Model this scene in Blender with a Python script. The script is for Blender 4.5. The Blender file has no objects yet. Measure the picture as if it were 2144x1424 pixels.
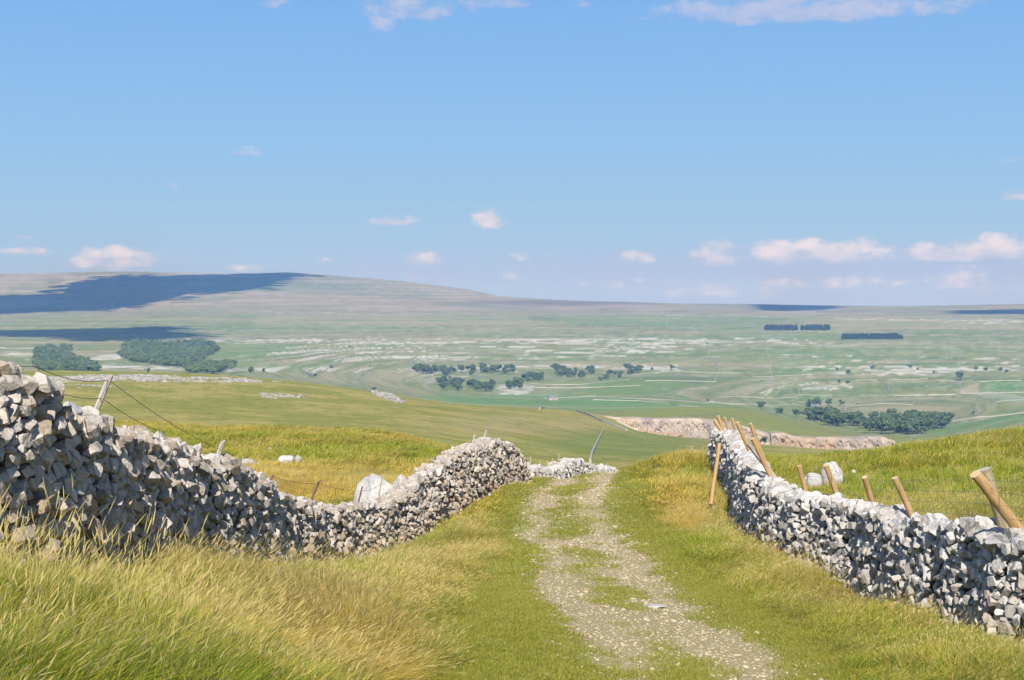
import bpy, math, random
import numpy as np
from mathutils import Vector, Matrix

rng = np.random.default_rng(11)
random.seed(5)
R = math.radians
scene = bpy.context.scene
COL = scene.collection

# ------------------------------------------------------------------ camera, sky, sun, exposure
FPX, U0, V0, EYE = 3500.0, 1072.0, 640.0, 1.6       # focal length in photo pixels, horizon row, eye height
cam_d = bpy.data.cameras.new('camera')
cam = bpy.data.objects.new('camera', cam_d); COL.objects.link(cam)
cam_d.sensor_width = 36; cam_d.lens = 36 * FPX / 2144
cam_d.shift_y = -(712 - V0) / 2144
cam_d.clip_start = 0.1; cam_d.clip_end = 60000
cam.location = (0, 0, EYE); cam.rotation_euler = (R(90), 0, 0)
scene.camera = cam

SUN_AZ, SUN_EL = 0.5, 36.0       # degrees left of straight behind the camera
TOSUN = np.array([-math.sin(R(SUN_AZ)) * math.cos(R(SUN_EL)), -math.cos(R(SUN_AZ)) * math.cos(R(SUN_EL)), math.sin(R(SUN_EL))])
sun_d = bpy.data.lights.new('sun', 'SUN'); sun_d.energy = 5.0; sun_d.angle = R(0.5); sun_d.color = (1.0, 0.95, 0.87)
sun = bpy.data.objects.new('sun', sun_d); COL.objects.link(sun)
sun.rotation_euler = Vector(-TOSUN).to_track_quat('-Z', 'Y').to_euler(); sun.location = (0, 0, 60)

scene.view_settings.view_transform = 'Standard'
scene.view_settings.look = 'None'
scene.view_settings.exposure = 0.47
scene.view_settings.gamma = 1.0
scene.view_settings.use_curve_mapping = False
scene.render.engine = 'CYCLES'
scene.cycles.use_denoising = True
scene.cycles.max_bounces = 6
scene.cycles.diffuse_bounces = 3
scene.cycles.transmission_bounces = 3
scene.cycles.transparent_max_bounces = 4
scene.cycles.volume_bounces = 0
scene.cycles.use_adaptive_sampling = True
scene.cycles.adaptive_threshold = 0.01

world = bpy.data.worlds.new('World'); scene.world = world
world.use_nodes = True
wn, wl = world.node_tree.nodes, world.node_tree.links
wn.clear()

class NB:
    """small node helper"""
    def __init__(s, tree): s.n, s.l = tree.nodes, tree.links
    def inp(s, node, i, val):
        if val is None: return
        if isinstance(val, bpy.types.NodeSocket): s.l.new(val, node.inputs[i])
        else: node.inputs[i].default_value = val
    def m(s, op, a, b=None, c=None, clamp=False):
        n = s.n.new('ShaderNodeMath'); n.operation = op; n.use_clamp = clamp
        s.inp(n, 0, a); s.inp(n, 1, b); s.inp(n, 2, c); return n.outputs[0]
    def mix(s, f, a, b, mode='MIX'):
        n = s.n.new('ShaderNodeMix'); n.data_type = 'RGBA'; n.blend_type = mode
        s.inp(n, 0, f); s.inp(n, 6, a); s.inp(n, 7, b); return n.outputs[2]
    def noise(s, vec, scale, detail=4, rough=0.55, dist=0.0):
        n = s.n.new('ShaderNodeTexNoise'); s.inp(n, 'Vector', vec)
        n.inputs['Scale'].default_value = scale; n.inputs['Detail'].default_value = detail
        n.inputs['Roughness'].default_value = rough; n.inputs['Distortion'].default_value = dist
        return n.outputs[0]
    def ramp(s, f, stops):
        n = s.n.new('ShaderNodeValToRGB'); s.inp(n, 0, f)
        e = n.color_ramp.elements
        while len(e) < len(stops): e.new(0.5)
        for el, (p, c) in zip(e, stops): el.position = p; el.color = c if len(c) == 4 else (*c, 1)
        return n.outputs[0]
    def rng(s, f, a, b, c=0.0, d=1.0, kind='SMOOTHSTEP'):
        n = s.n.new('ShaderNodeMapRange'); n.interpolation_type = kind
        s.inp(n, 0, f); n.inputs[1].default_value = a; n.inputs[2].default_value = b
        n.inputs[3].default_value = c; n.inputs[4].default_value = d
        return n.outputs[0]
    def comb(s, x, y, z):
        n = s.n.new('ShaderNodeCombineXYZ'); s.inp(n, 0, x); s.inp(n, 1, y); s.inp(n, 2, z); return n.outputs[0]
    def attr(s, name, kind='GEOMETRY'):
        n = s.n.new('ShaderNodeAttribute'); n.attribute_type = kind; n.attribute_name = name; return n

# sky: clouds live on the sky by compass bearing and height
W = NB(world.node_tree)
tc = wn.new('ShaderNodeTexCoord'); sep = wn.new('ShaderNodeSeparateXYZ'); wl.new(tc.outputs['Generated'], sep.inputs[0])
az = W.m('ARCTAN2', sep.outputs[0], sep.outputs[1])
el = W.m('ARCSINE', sep.outputs[2])
sky = wn.new('ShaderNodeTexSky'); sky.sky_type = 'NISHITA'; sky.sun_disc = False
sky.sun_elevation = R(SUN_EL); sky.sun_rotation = R(180 + SUN_AZ)
sky.altitude = 400; sky.air_density = 1.0; sky.dust_density = 0.6; sky.ozone_density = 2.2
uvw = W.comb(W.m('MULTIPLY', az, 1.0), W.m('MULTIPLY', el, 1.9), 0.0)
n1 = W.noise(uvw, 55.0, 8, 0.6)
n2 = W.noise(uvw, 13.0, 3, 0.5)
puff = W.m('ADD', W.m('MULTIPLY', W.m('SUBTRACT', n1, 0.5), 2.5), W.m('MULTIPLY', W.m('SUBTRACT', n2, 0.5), 0.9))
CLOUDS = [  # u, v, half width, half height, strength
    (860, 8, 130, 44, 0.7), (800, 45, 38, 40, 0.5), (590, 5, 60, 34, .3), (1060, 0, 95, 32, .4), (1150, 33, 28, 15, .3),
    (1215, 5, 50, 16, .35), (1700, 14, 310, 44, .8), (1800, 30, 90, 30, .3),
    (512, 315, 56, 18, .5), (372, 387, 26, 12, .25), (485, 396, 24, 7, .0), (820, 457, 62, 20, .65), (1026, 458, 44, 27, .75),
    (1018, 478, 34, 14, .4), (440, 478, 60, 8, .0), (52, 495, 32, 12, .3), (62, 524, 66, 12, .45), (250, 538, 130, 28, .75), (212, 530, 40, 20, .6),
    (894, 539, 50, 20, .7), (1336, 537, 38, 20, .6), (1496, 525, 58, 32, .95), (1700, 528, 190, 34, .95), (1690, 512, 70, 22, .6),
    (1960, 526, 90, 22, .9), (2085, 520, 85, 30, 1.0), (2230, 530, 110, 34, .9), (2112, 333, 60, 13, .3), (2120, 405, 52, 18, .45), (2035, 400, 40, 9, .1),
    (1080, 535, 90, 18, .3), (510, 558, 70, 14, .3), (680, 542, 40, 12, .25), (1070, 572, 70, 22, .4), (430, 545, 30, 10, .2),
    (1560, 600, 330, 36, .3), (1800, 590, 120, 22, .4), (2050, 585, 150, 40, .4), (1300, 590, 130, 24, .25), (850, 575, 60, 18, .15),
    (-260, 480, 160, 40, .6), (-500, 200, 160, 60, .8), (2600, 300, 200, 60, .8), (2900, 520, 200, 40, .8)]
dens = None; hgt = None
for (u, v, ru, rv, s) in CLOUDS:
    if v > 400: rv *= 1.2; ru *= 1.0; s *= (1.0 if u < 1400 else .88)
    a0 = math.atan2(u - U0, FPX); e0 = math.atan2(V0 - v, math.hypot(FPX, u - U0))
    dx = W.m('MULTIPLY', W.m('SUBTRACT', az, a0), FPX / ru)
    dy = W.m('MULTIPLY', W.m('SUBTRACT', el, e0 - rv * .25 / FPX), FPX / rv); dyf = W.m('MAXIMUM', dy, W.m('MULTIPLY', dy, -1.9))
    d2 = W.m('ADD', W.m('MULTIPLY', dx, dx), W.m('MULTIPLY', dyf, dyf))
    g = W.m('MULTIPLY_ADD', d2, -0.7, s * 1.0 + 0.14)       # s' - d2*.75
    g = W.m('MAXIMUM', g, -1.0)
    if dens is None: dens, hgt = g, W.m('MULTIPLY', dy, 0.0)
    else: dens = W.m('MAXIMUM', dens, g)
    ww = W.rng(d2, 0.0, 1.6, 1.0, 0.0)
    hgt = W.m('ADD', hgt, W.m('MULTIPLY', W.m('MULTIPLY', dy, ww), 1.0))
cm = W.rng(W.m('ADD', dens, puff), 0.12, 0.95)
# soft haze bank low over the horizon
bank = W.m('MULTIPLY', W.rng(el, R(2.4), R(0.9), 0.0, 1.0), W.rng(W.m('ADD', W.noise(uvw, 18, 5, .55), W.m('MULTIPLY', az, .9)), 0.3, 0.62, 0.15, 1.0))
lit = W.rng(W.m('ADD', W.m('MULTIPLY', hgt, 0.55), W.m('MULTIPLY', W.m('SUBTRACT', n1, .5), 1.8)), -0.55, 0.75)
skyc = W.mix(1.0, sky.outputs[0], (0.93, 0.98, 1.15, 1), 'MULTIPLY')
SK = 0.105
skys = W.mix(1.0, skyc, (SK, SK, SK, 1), 'MULTIPLY')
low = W.ramp(W.m('DIVIDE', el, R(14)), [(0.0, (.315, .375, .54)), (.12, (.29, .395, .54)), (.24, (.262, .40, .55)), (.40, (.222, .39, .60)), (.64, (.18, .35, .60)), (.78, (.158, .325, .60)), (1.0, (.14, .31, .61))])
low = W.mix(1.0, low, (.90, .95, .985, 1), 'MULTIPLY'); skys = W.mix(W.rng(el, R(14), R(40), .95, 0.0), skys, low)
skyb = W.mix(W.m('MULTIPLY', bank, .75), skys, (0.33, 0.365, 0.54, 1))
cloudc = W.mix(W.m('MULTIPLY', lit, W.rng(el, R(6.5), R(8.5), 1.0, .4)), (0.35, 0.38, 0.53, 1), (0.66, 0.58, 0.575, 1))
final = W.mix(W.m('MULTIPLY', cm, W.rng(el, R(3), R(8), .92, .68)), skyb, cloudc)
bg = wn.new('ShaderNodeBackground'); wl.new(final, bg.inputs[0]); bg.inputs[1].default_value = 1.0
wo = wn.new('ShaderNodeOutputWorld'); wl.new(bg.outputs[0], wo.inputs[0])
world.cycles.sampling_method = 'MANUAL'; world.cycles.sample_map_resolution = 512

# ------------------------------------------------------------------ numeric helpers
def hsh(ix, iy, seed):
    h = (ix.astype(np.int64) * 374761393 + iy.astype(np.int64) * 668265263 + seed * 1442695041) & 0xFFFFFFFF
    h = ((h ^ (h >> 13)) * 1274126177) & 0xFFFFFFFF
    return ((h ^ (h >> 16)) & 0xFFFFFF) / float(0xFFFFFF)
def vnoise(x, y, seed=0):
    x = np.asarray(x, float); y = np.asarray(y, float)
    ix, iy = np.floor(x), np.floor(y); fx, fy = x - ix, y - iy
    fx = fx * fx * (3 - 2 * fx); fy = fy * fy * (3 - 2 * fy)
    a, b = hsh(ix, iy, seed), hsh(ix + 1, iy, seed); c, d = hsh(ix, iy + 1, seed), hsh(ix + 1, iy + 1, seed)
    return (a * (1 - fx) + b * fx) * (1 - fy) + (c * (1 - fx) + d * fx) * fy
def fbm(x, y, o=4, seed=0, g=0.5):
    s = 0; a = 1; t = 0
    for i in range(o):
        s = s + a * vnoise(np.asarray(x) * 2 ** i, np.asarray(y) * 2 ** i, seed + i * 17); t += a; a *= g
    return s / t
def sstep(a, b, x):
    t = np.clip((np.asarray(x, float) - a) / (b - a), 0, 1); return t * t * (3 - 2 * t)
def pchip(xs, ys, x):
    """monotone cubic along the first axis of ys"""
    xs = np.asarray(xs, float); ys = np.asarray(ys, float)
    h = np.diff(xs); sh = (len(h),) + (1,) * (ys.ndim - 1)
    dl = np.diff(ys, axis=0) / h.reshape(sh)
    m = np.zeros_like(ys); m[0], m[-1] = dl[0], dl[-1]
    s = dl[:-1] * dl[1:]; w1 = (2 * h[1:] + h[:-1]); w2 = (h[1:] + 2 * h[:-1])
    w1 = w1.reshape((-1,) + sh[1:]); w2 = w2.reshape((-1,) + sh[1:])
    with np.errstate(all='ignore'):
        mm = (w1 + w2) / (w1 / dl[:-1] + w2 / dl[1:])
    m[1:-1] = np.where(s > 0, mm, 0)
    x = np.clip(x, xs[0], xs[-1]); i = np.clip(np.searchsorted(xs, x) - 1, 0, len(h) - 1)
    t = ((x - xs[i]) / h[i]).reshape((-1,) + sh[1:]); hh = h[i].reshape((-1,) + sh[1:])
    return ((2 * t ** 3 - 3 * t ** 2 + 1) * ys[i] + (t ** 3 - 2 * t ** 2 + t) * hh * m[i]
            + (-2 * t ** 3 + 3 * t ** 2) * ys[i + 1] + (t ** 3 - t ** 2) * hh * m[i + 1])

# ------------------------------------------------------------------ the lie of the land
CU = [-600, 0, 200, 400, 600, 800, 960, 1100, 1250, 1350, 1500, 1650, 1800, 1960, 2144, 2700]
ROWS = {
 80:   [965, 972, 972, 972, 974, 978, 985, 1016, 1025, 1010, 990, 981, 975, 950, 918, 880],
 98:   [925, 918, 918, 922, 924, 930, 955, 1005, 1025, 1010, 988, 978, 972, 955, 930, 890],
 115:  [905, 888, 888, 893, 902, 911, 949, 992, 1018, 1003, 985, 975, 970, 958, 935, 900],
 150:  [912, 905, 905, 908, 912, 928, 962, 988, 1000, 990, 980, 972, 968, 960, 945, 915],
 200:  [900, 890, 892, 897, 902, 913, 935, 965, 982, 975, 968, 965, 964, 960, 952, 930],
 300:  [865, 852, 856, 863, 873, 884, 902, 925, 945, 950, 951, 955, 960, 958, 955, 945],
 450:  [820, 810, 815, 822, 836, 851, 869, 888, 912, 925, 936, 946, 954, 956, 956, 950],
 600:  [790, 785, 786, 790, 803, 829, 851, 864, 885, 912, 926, 938, 949, 955, 956, 950],
 780:  [778, 776, 777, 782, 797, 822, 846, 853, 868, 906, 921, 935, 946, 953, 956, 950],
 830:  [783, 780, 781, 786, 801, 826, 850, 856, 869, 930, 950, 955, 962, 960, 958, 950],
 1070: [812, 812, 812, 815, 822, 842, 858, 864, 872, 925, 950, 952, 955, 955, 950, 945],
 1090: [813, 813, 813, 816, 823, 843, 858, 864, 870, 876, 881, 911, 917, 945, 948, 942],
 1300: [815, 815, 815, 818, 825, 845, 858, 862, 864, 866, 864, 893, 912, 938, 940, 935],
 1550: [812, 812, 812, 815, 822, 842, 857, 860, 860, 856, 851, 877, 908, 930, 930, 920],
 1720: [806, 806, 806, 810, 819, 841, 856, 860, 862, 862, 862, 888, 913, 922, 915, 900],
 1950: [800, 800, 800, 805, 815, 838, 852, 856, 857, 857, 857, 880, 905, 906, 890, 870],
 2300: [782, 782, 782, 786, 796, 822, 838, 841, 842, 842, 846, 862, 882, 882, 868, 850],
 2800: [763, 763, 763, 766, 775, 800, 812, 814, 814, 814, 816, 826, 836, 838, 832, 820],
 3400: [736, 736, 736, 738, 745, 765, 775, 776, 776, 776, 776, 778, 781, 784, 780, 775],
 4200: [702, 702, 702, 704, 708, 718, 722, 722, 722, 721, 720, 722, 724, 725, 722, 720],
 5200: [676, 676, 677, 678, 679, 680, 681, 681, 681, 681, 681, 682, 683, 683, 682, 680],
 6200: [660, 660, 657, 652, 651, 654, 655, 656, 657, 657, 658, 659, 660, 660, 658, 655],
 7200: [635, 630, 626, 612, 608, 618, 631, 639, 643, 644, 646, 648, 649, 650, 646, 640],
 8500: [580, 573, 568, 572, 571, 584, 603, 624, 630, 633, 636, 638, 640, 641, 636, 630],
 10000:[600, 590, 588, 590, 592, 600, 612, 630, 634, 637, 640, 642, 643, 644, 640, 636],
 16000:[640, 640, 640, 640, 640, 640, 640, 642, 643, 644, 645, 646, 646, 646, 645, 645]}
RY = np.array(sorted(ROWS)); RT = np.array([ROWS[y] for y in RY], float)
DT = (RT - V0) / FPX * RY[:, None]                    # metres below eye level
UG = np.arange(-600, 2701, 10.0)
VTAB = pchip(CU, RT.T, UG).T                          # rows x fine columns
CREST = [(-600, 580), (0, 573), (110, 572), (210, 568), (300, 569), (400, 572), (480, 573), (600, 570.5), (650, 573), (700, 577), (780, 583), (850, 590),
         (900, 596), (980, 606), (1015, 613), (1045, 620), (1100, 624), (1150, 627), (1220, 630), (1300, 632), (1450, 636), (1560, 636.5), (1650, 638),
         (1750, 640), (1900, 641), (2000, 639), (2144, 636), (2700, 630)]
HUMM = [(-600, 900), (0, 880), (200, 884), (300, 888), (360, 893), (400, 896), (440, 900), (500, 898), (560, 897), (600, 899), (640, 903), (700, 903),
        (760, 904), (800, 908), (860, 921), (910, 935), (960, 949), (1100, 992), (1250, 1018), (2700, 900)]
for tab, yc in ((CREST, 8500), (HUMM, 115)):
    k = list(RY).index(yc); cc = np.interp(UG, [a for a, b in tab], [b for a, b in tab])
    if yc == 115: cc = np.where(UG < 1000, cc, VTAB[k])
    VTAB[k] = cc
NY = 700
LY = np.linspace(math.log(70), math.log(16000), NY)
DTAB = (VTAB - V0) / FPX * RY[:, None]
# interpolate in v (screen-slope) but only as height over ground afterwards
VF = pchip(np.log(RY), VTAB, np.clip(LY, math.log(80), None))
DF = (VF - V0) / FPX * np.exp(LY)[:, None]

NEAR = [  # X, Y, metres below the eye
    (-2.2, 7.1, 1.75), (-3.0, 10, 1.98), (-2.0, 9, 2.15), (-1.6, 12, 2.75), (-0.8, 16, 3.6), (1.2, 19, 4.22), (2.9, 19.5, 4.3), (5.5, 18, 4.1),
    (-4.1, 13.4, 2.08), (-4.19, 19, 2.95), (-4.25, 26, 4.15), (-4.28, 35.5, 5.62), (-3.59, 39, 6.05), (-2.7, 43, 6.1), (-1.55, 48, 5.8), (-0.5, 53, 5.6), (0.3, 57.5, 5.8),
    (1.0, 27, 4.72), (2.5, 27, 4.72), (0.9, 35, 5.12), (2.2, 35, 5.12), (0.8, 43, 5.42), (2.1, 43, 5.42), (1.2, 54, 5.93), (3.0, 54, 5.95), (1.2, 57, 6.22), (3.2, 57, 6.2),
    (1.8, 64, 6.9), (4, 64, 6.9), (2.5, 74, 8.2), (5, 72, 8.0),
    (6.45, 21, 4.27), (6.35, 28.5, 4.9), (5.75, 32, 5.05), (5.35, 36, 5.2), (5.86, 42, 5.45), (6.41, 49, 5.48), (7.0, 57, 5.45),
    (4.6, 45, 5.2), (5.0, 56, 5.22), (5.6, 57, 5.0), (4.3, 57, 5.55), (4.4, 50, 5.35), (5.6, 63, 5.9),
    (9, 20, 4.0), (9, 30, 4.75), (9, 40, 5.2), (11, 40, 5.1), (9.4, 50, 5.45), (10, 60, 5.65), (12.5, 60, 5.5), (16, 61, 5.1), (18.5, 60, 4.62), (22, 58, 4.2), (16, 45, 4.7), (14, 30, 4.2), (25, 40, 3.2),
    (-8, 14, 1.7), (-8, 25, 3.9), (-8, 36, 5.6), (-8, 50, 6.3), (-20, 20, 2.6), (-20, 50, 6.2), (-4, 47, 6.1), (-3.7, 60, 6.5), (-10, 62, 6.5), (-18, 65, 6.7), (-25, 60, 6.2),
    (0, 0, 1.62), (-3, 0, 1.4), (3, 0, 1.9), (-3, -10, .6), (3, -10, 1.0), (0, 5, 1.95), (3, 8, 2.8), (1, 10, 2.75), (6, 8, 2.9), (10, 5, 2.3), (-8, 3, .8), (-20, 0, .4), (20, 5, 1.8),
    (-6, 8, 1.2), (0.5, 14, 3.4), (5, 14, 3.6)]
for u in (-100, 300, 700, 960, 1100, 1250, 1400, 1550, 1700, 1900, 2144):
    X = (u - U0) / FPX * 82
    NEAR.append((X, 82, float(np.interp(u, UG, DF[np.argmin(abs(np.exp(LY) - 82))]))))
NP = np.array(NEAR); PX = NP[:, :2].copy()
def tk(r2): return np.where(r2 > 1e-9, 0.5 * r2 * np.log(np.maximum(r2, 1e-9)), 0)
nN = len(NP); K = tk(((PX[:, None] - PX[None]) ** 2).sum(-1)) + np.eye(nN) * 3.0
P_ = np.c_[np.ones(nN), PX]; A = np.block([[K, P_], [P_.T, np.zeros((3, 3))]])
SOL = np.linalg.solve(A, np.r_[NP[:, 2], 0, 0, 0])
def near_drop(X, Y):
    X = np.clip(X, -32, 32); Y = np.clip(Y, -12, 86); out = SOL[nN] + SOL[nN + 1] * X + SOL[nN + 2] * Y
    for i in range(nN): out = out + SOL[i] * tk((X - PX[i, 0]) ** 2 + (Y - PX[i, 1]) ** 2)
    return out
def track_l(Y): return np.interp(Y, [0, 19.5, 27, 35, 43, 56, 64, 74, 95, 120], [-1.0, -0.7, -0.55, -0.3, -0.05, 0.6, 1.6, 3.6, 9.5, 18])
def track_r(Y): return np.interp(Y, [0, 19.5, 27, 35, 43, 56, 64, 74, 95, 120], [3.9, 3.85, 3.5, 3.45, 3.4, 3.95, 5.4, 7.4, 13.3, 22])
def height(X, Y, micro=True):
    X = np.asarray(X, float); Y = np.asarray(Y, float)
    X, Y = np.broadcast_arrays(X, Y)
    Yc = np.maximum(Y, 70.0)
    u = np.clip(U0 + FPX * X / Yc, -600, 2700)
    fi = (u + 600) / 10; i = np.clip(fi.astype(int), 0, len(UG) - 2); fi = fi - i
    fj = (np.log(np.minimum(Yc, 15999)) - LY[0]) / (LY[1] - LY[0]); j = np.clip(fj.astype(int), 0, NY - 2); fj = fj - j
    D = (DF[j, i] * (1 - fi) + DF[j, i + 1] * fi) * (1 - fj) + (DF[j + 1, i] * (1 - fi) + DF[j + 1, i + 1] * fi) * fj
    w = sstep(74, 86, Y)
    nd = near_drop(X, Y)
    D = nd * (1 - w) + D * w
    Z = EYE - D
    if micro:
        on = sstep(0.0, 0.8, track_l(Y) - X) + sstep(0.0, 0.8, X - track_r(Y))       # off the track
        nw = 1 - sstep(60, 160, Y)
        Z = Z + nw * on * ((fbm(X * 0.9, Y * 0.9, 3, 5) - 0.5) * 0.22 + (fbm(X * 0.22, Y * 0.22, 2, 9) - 0.5) * 0.3)
        ww = sstep(70, 150, Y); amp = ww * Y * 0.00045 * (1 - sstep(7600, 8300, Y) * (Y < 9200) * 0.75)
        Z = Z + amp * (fbm(X / Yc * 30, np.log(Yc) * 11, 4, 21) - 0.5) * 2.0
        # limestone terraces on the far slopes
        far = sstep(1900, 2400, Y) * (1 - sstep(5200, 6200, Y))
        per = 7.0; q = Z / per + (fbm(X / 700, Y / 700, 3, 33)) * 2.2
        Z = Z + far * (-np.sin(q * 2 * math.pi)) * 0.95
        # the two wheel ruts
        rl = np.abs(X - rut_l(Y)); rr = np.abs(X - rut_r(Y))
        Z = Z - (Y < 110) * 0.05 * (np.exp(-(rl / .4) ** 2) + np.exp(-(rr / .4) ** 2))
    return Z
def rut_l(Y): return np.interp(Y, [0, 19.5, 27, 35, 43, 54, 64, 74, 95, 120], [1.3, 1.27, .87, .78, .72, 1.15, 2.4, 4.5, 10.3, 19])
def rut_r(Y): return np.interp(Y, [0, 19.5, 27, 35, 43, 54, 64, 74, 95, 120], [2.9, 2.85, 2.45, 2.2, 2.1, 2.9, 4.0, 6.1, 12, 21])
def uv_of(X, Y, Z): return U0 + FPX * X / Y, V0 + FPX * (EYE - Z) / Y
def at(u, v, ymin=5, ymax=15000):
    """the spot on the land that the photo shows at (u, v), farther than ymin"""
    Y = np.exp(np.linspace(math.log(ymin), math.log(ymax), 2600)); X = (u - U0) / FPX * Y
    Z = height(X, Y); vv = V0 + FPX * (EYE - Z) / Y
    k = np.nonzero(vv <= v)[0]
    i = k[0] if len(k) else int(np.argmin(vv))
    return float(X[i]), float(Y[i]), float(Z[i])
def pt(u, v, Y): return np.array([(u - U0) / FPX * Y, Y, EYE - (v - V0) / FPX * Y])

# ------------------------------------------------------------------ object helpers
def mesh_np(name, V, F, mats, parent=None, fmat=None, attrs=None, smooth=False):
    """V (n,3); F (m,k) uniform faces or list of such arrays"""
    me = bpy.data.meshes.new(name)
    Fs = F if isinstance(F, list) else [F]
    V = np.asarray(V, np.float32)
    me.vertices.add(len(V)); me.vertices.foreach_set('co', V.ravel())
    loops = np.concatenate([f.ravel() for f in Fs]).astype(np.int32)
    tot = np.concatenate([np.full(len(f), f.shape[1]) for f in Fs]).astype(np.int32)
    st = np.r_[0, np.cumsum(tot)[:-1]].astype(np.int32)
    me.loops.add(len(loops)); me.loops.foreach_set('vertex_index', loops)
    me.polygons.add(len(tot)); me.polygons.foreach_set('loop_start', st); me.polygons.foreach_set('loop_total', tot)
    me.polygons.foreach_set('use_smooth', np.full(len(tot), smooth, bool))
    if fmat is not None: me.polygons.foreach_set('material_index', np.asarray(fmat, np.int32))
    for m in (mats if isinstance(mats, (list, tuple)) else [mats]): me.materials.append(m)
    for k, (dom, a) in (attrs or {}).items():
        a = np.asarray(a, np.float32)
        if a.ndim == 2:
            at_ = me.attributes.new(k, 'FLOAT_COLOR', dom); at_.data.foreach_set('color', np.c_[a, np.ones(len(a))].astype(np.float32).ravel())
        else:
            at_ = me.attributes.new(k, 'FLOAT', dom); at_.data.foreach_set('value', a)
    me.update(calc_edges=True); me.validate()
    o = bpy.data.objects.new(name, me)
    if parent is not False: COL.objects.link(o)
    if parent: o.parent = parent
    return o
def tag(o, label=None, cat=None, group=None, kind=None):
    if label: o['label'] = label
    if cat: o['category'] = cat
    if group: o['group'] = group
    if kind: o['kind'] = kind
    return o
def empty(name, loc):
    o = bpy.data.objects.new(name, None); COL.objects.link(o); o.location = loc; o.empty_display_size = .2; return o
def rotz(a): c, s = math.cos(a), math.sin(a); return np.array([[c, -s, 0], [s, c, 0], [0, 0, 1.]])

def rand_rot(n, r, tilt=0.35, spin=math.pi):
    out = []
    ex = r.normal(0, tilt, n); ey = r.normal(0, tilt, n); ez = r.uniform(-spin, spin, n)
    cx, sx, cy, sy, cz, sz = np.cos(ex), np.sin(ex), np.cos(ey), np.sin(ey), np.cos(ez), np.sin(ez)
    Rx = np.zeros((n, 3, 3)); Rx[:, 0, 0] = 1; Rx[:, 1, 1] = cx; Rx[:, 1, 2] = -sx; Rx[:, 2, 1] = sx; Rx[:, 2, 2] = cx
    Ry = np.zeros((n, 3, 3)); Ry[:, 1, 1] = 1; Ry[:, 0, 0] = cy; Ry[:, 0, 2] = sy; Ry[:, 2, 0] = -sy; Ry[:, 2, 2] = cy
    Rz = np.zeros((n, 3, 3)); Rz[:, 2, 2] = 1; Rz[:, 0, 0] = cz; Rz[:, 0, 1] = -sz; Rz[:, 1, 0] = sz; Rz[:, 1, 1] = cz
    return Rz @ Ry @ Rx

def ico(n):
    t = (1 + 5 ** .5) / 2
    V = [(-1, t, 0), (1, t, 0), (-1, -t, 0), (1, -t, 0), (0, -1, t), (0, 1, t), (0, -1, -t), (0, 1, -t), (t, 0, -1), (t, 0, 1), (-t, 0, -1), (-t, 0, 1)]
    F = [(0, 11, 5), (0, 5, 1), (0, 1, 7), (0, 7, 10), (0, 10, 11), (1, 5, 9), (5, 11, 4), (11, 10, 2), (10, 7, 6), (7, 1, 8), (3, 9, 4), (3, 4, 2), (3, 2, 6), (3, 6, 8), (3, 8, 9), (4, 9, 5), (2, 4, 11), (6, 2, 10), (8, 6, 7), (9, 8, 1)]
    V = [np.array(v) / np.linalg.norm(v) for v in V]
    for _ in range(n):
        c = {}; G = []
        def mid(a, b):
            k = (min(a, b), max(a, b))
            if k not in c: m = V[a] + V[b]; V.append(m / np.linalg.norm(m)); c[k] = len(V) - 1
            return c[k]
        for a, b, d in F:
            x, y, z = mid(a, b), mid(b, d), mid(d, a); G += [(a, x, z), (b, y, x), (d, z, y), (x, y, z)]
        F = G
    return np.array(V), np.array(F)
def rocks(nvar, sub, seed, planes=(9, 15), rough=0.05, dmin=.52, dmax=.9, blocky=False):
    r = np.random.default_rng(seed); V0_, F = ico(sub); out = []
    for _ in range(nvar):
        V = V0_ * 1.0
        if blocky:
            Q = rand_rot(1, r, .25)[0]
            for ax_ in range(3):
                for sg in (1, -1):
                    nrm = Q[:, ax_] * sg + r.normal(0, .16, 3); nrm /= np.linalg.norm(nrm); V = V - np.maximum(V @ nrm - r.uniform(.5, .68), 0)[:, None] * nrm[None]
        for _ in range(r.integers(*planes)):
            n = r.normal(size=3); n /= np.linalg.norm(n); d = r.uniform(dmin, dmax)
            p = V @ n; V = V - np.maximum(p - d, 0)[:, None] * n[None]
        ph = r.uniform(0, 50, 3)
        nz = fbm(V[:, 0] * 2.2 + ph[0] + V[:, 2], V[:, 1] * 2.2 + ph[1] - V[:, 2] * .7, 3, int(ph[2] * 10)) - .5
        V = V * (1 + nz[:, None] * rough * 4)
        ext = np.abs(V).max(0); out.append(V / ext)
    return np.array(out), F
def merge_rocks(RV, RF, idx, pos, scl, rot):
    """rot (n,3,3), scl (n,3)"""
    V = RV[idx] * scl[:, None, :]
    V = np.einsum('nij,nkj->nki', rot, V) + pos[:, None, :]
    n, k = V.shape[:2]
    F = (RF[None] + (np.arange(n) * k)[:, None, None]).reshape(-1, 3)
    return V.reshape(-1, 3), F, k
# ------------------------------------------------------------------ materials
def new_mat(name):
    m = bpy.data.materials.new(name); m.use_nodes = True; m.node_tree.nodes.clear()
    return m, NB(m.node_tree)
def finish(m, B, col, rough=0.9, bump=None, bstr=0.5, bdist=0.02, spec=0.2):
    p = B.n.new('ShaderNodeBsdfPrincipled'); B.inp(p, 'Base Color', col); B.inp(p, 'Roughness', rough); p.inputs['Specular IOR Level'].default_value = spec
    if bump is not None:
        b = B.n.new('ShaderNodeBump'); b.inputs['Strength'].default_value = bstr; b.inputs['Distance'].default_value = bdist
        B.inp(b, 'Height', bump); B.l.new(b.outputs[0], p.inputs['Normal'])
    o = B.n.new('ShaderNodeOutputMaterial'); B.l.new(p.outputs[0], o.inputs[0]); return m
def geo_pos(B): return B.n.new('ShaderNodeNewGeometry').outputs['Position']

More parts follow.
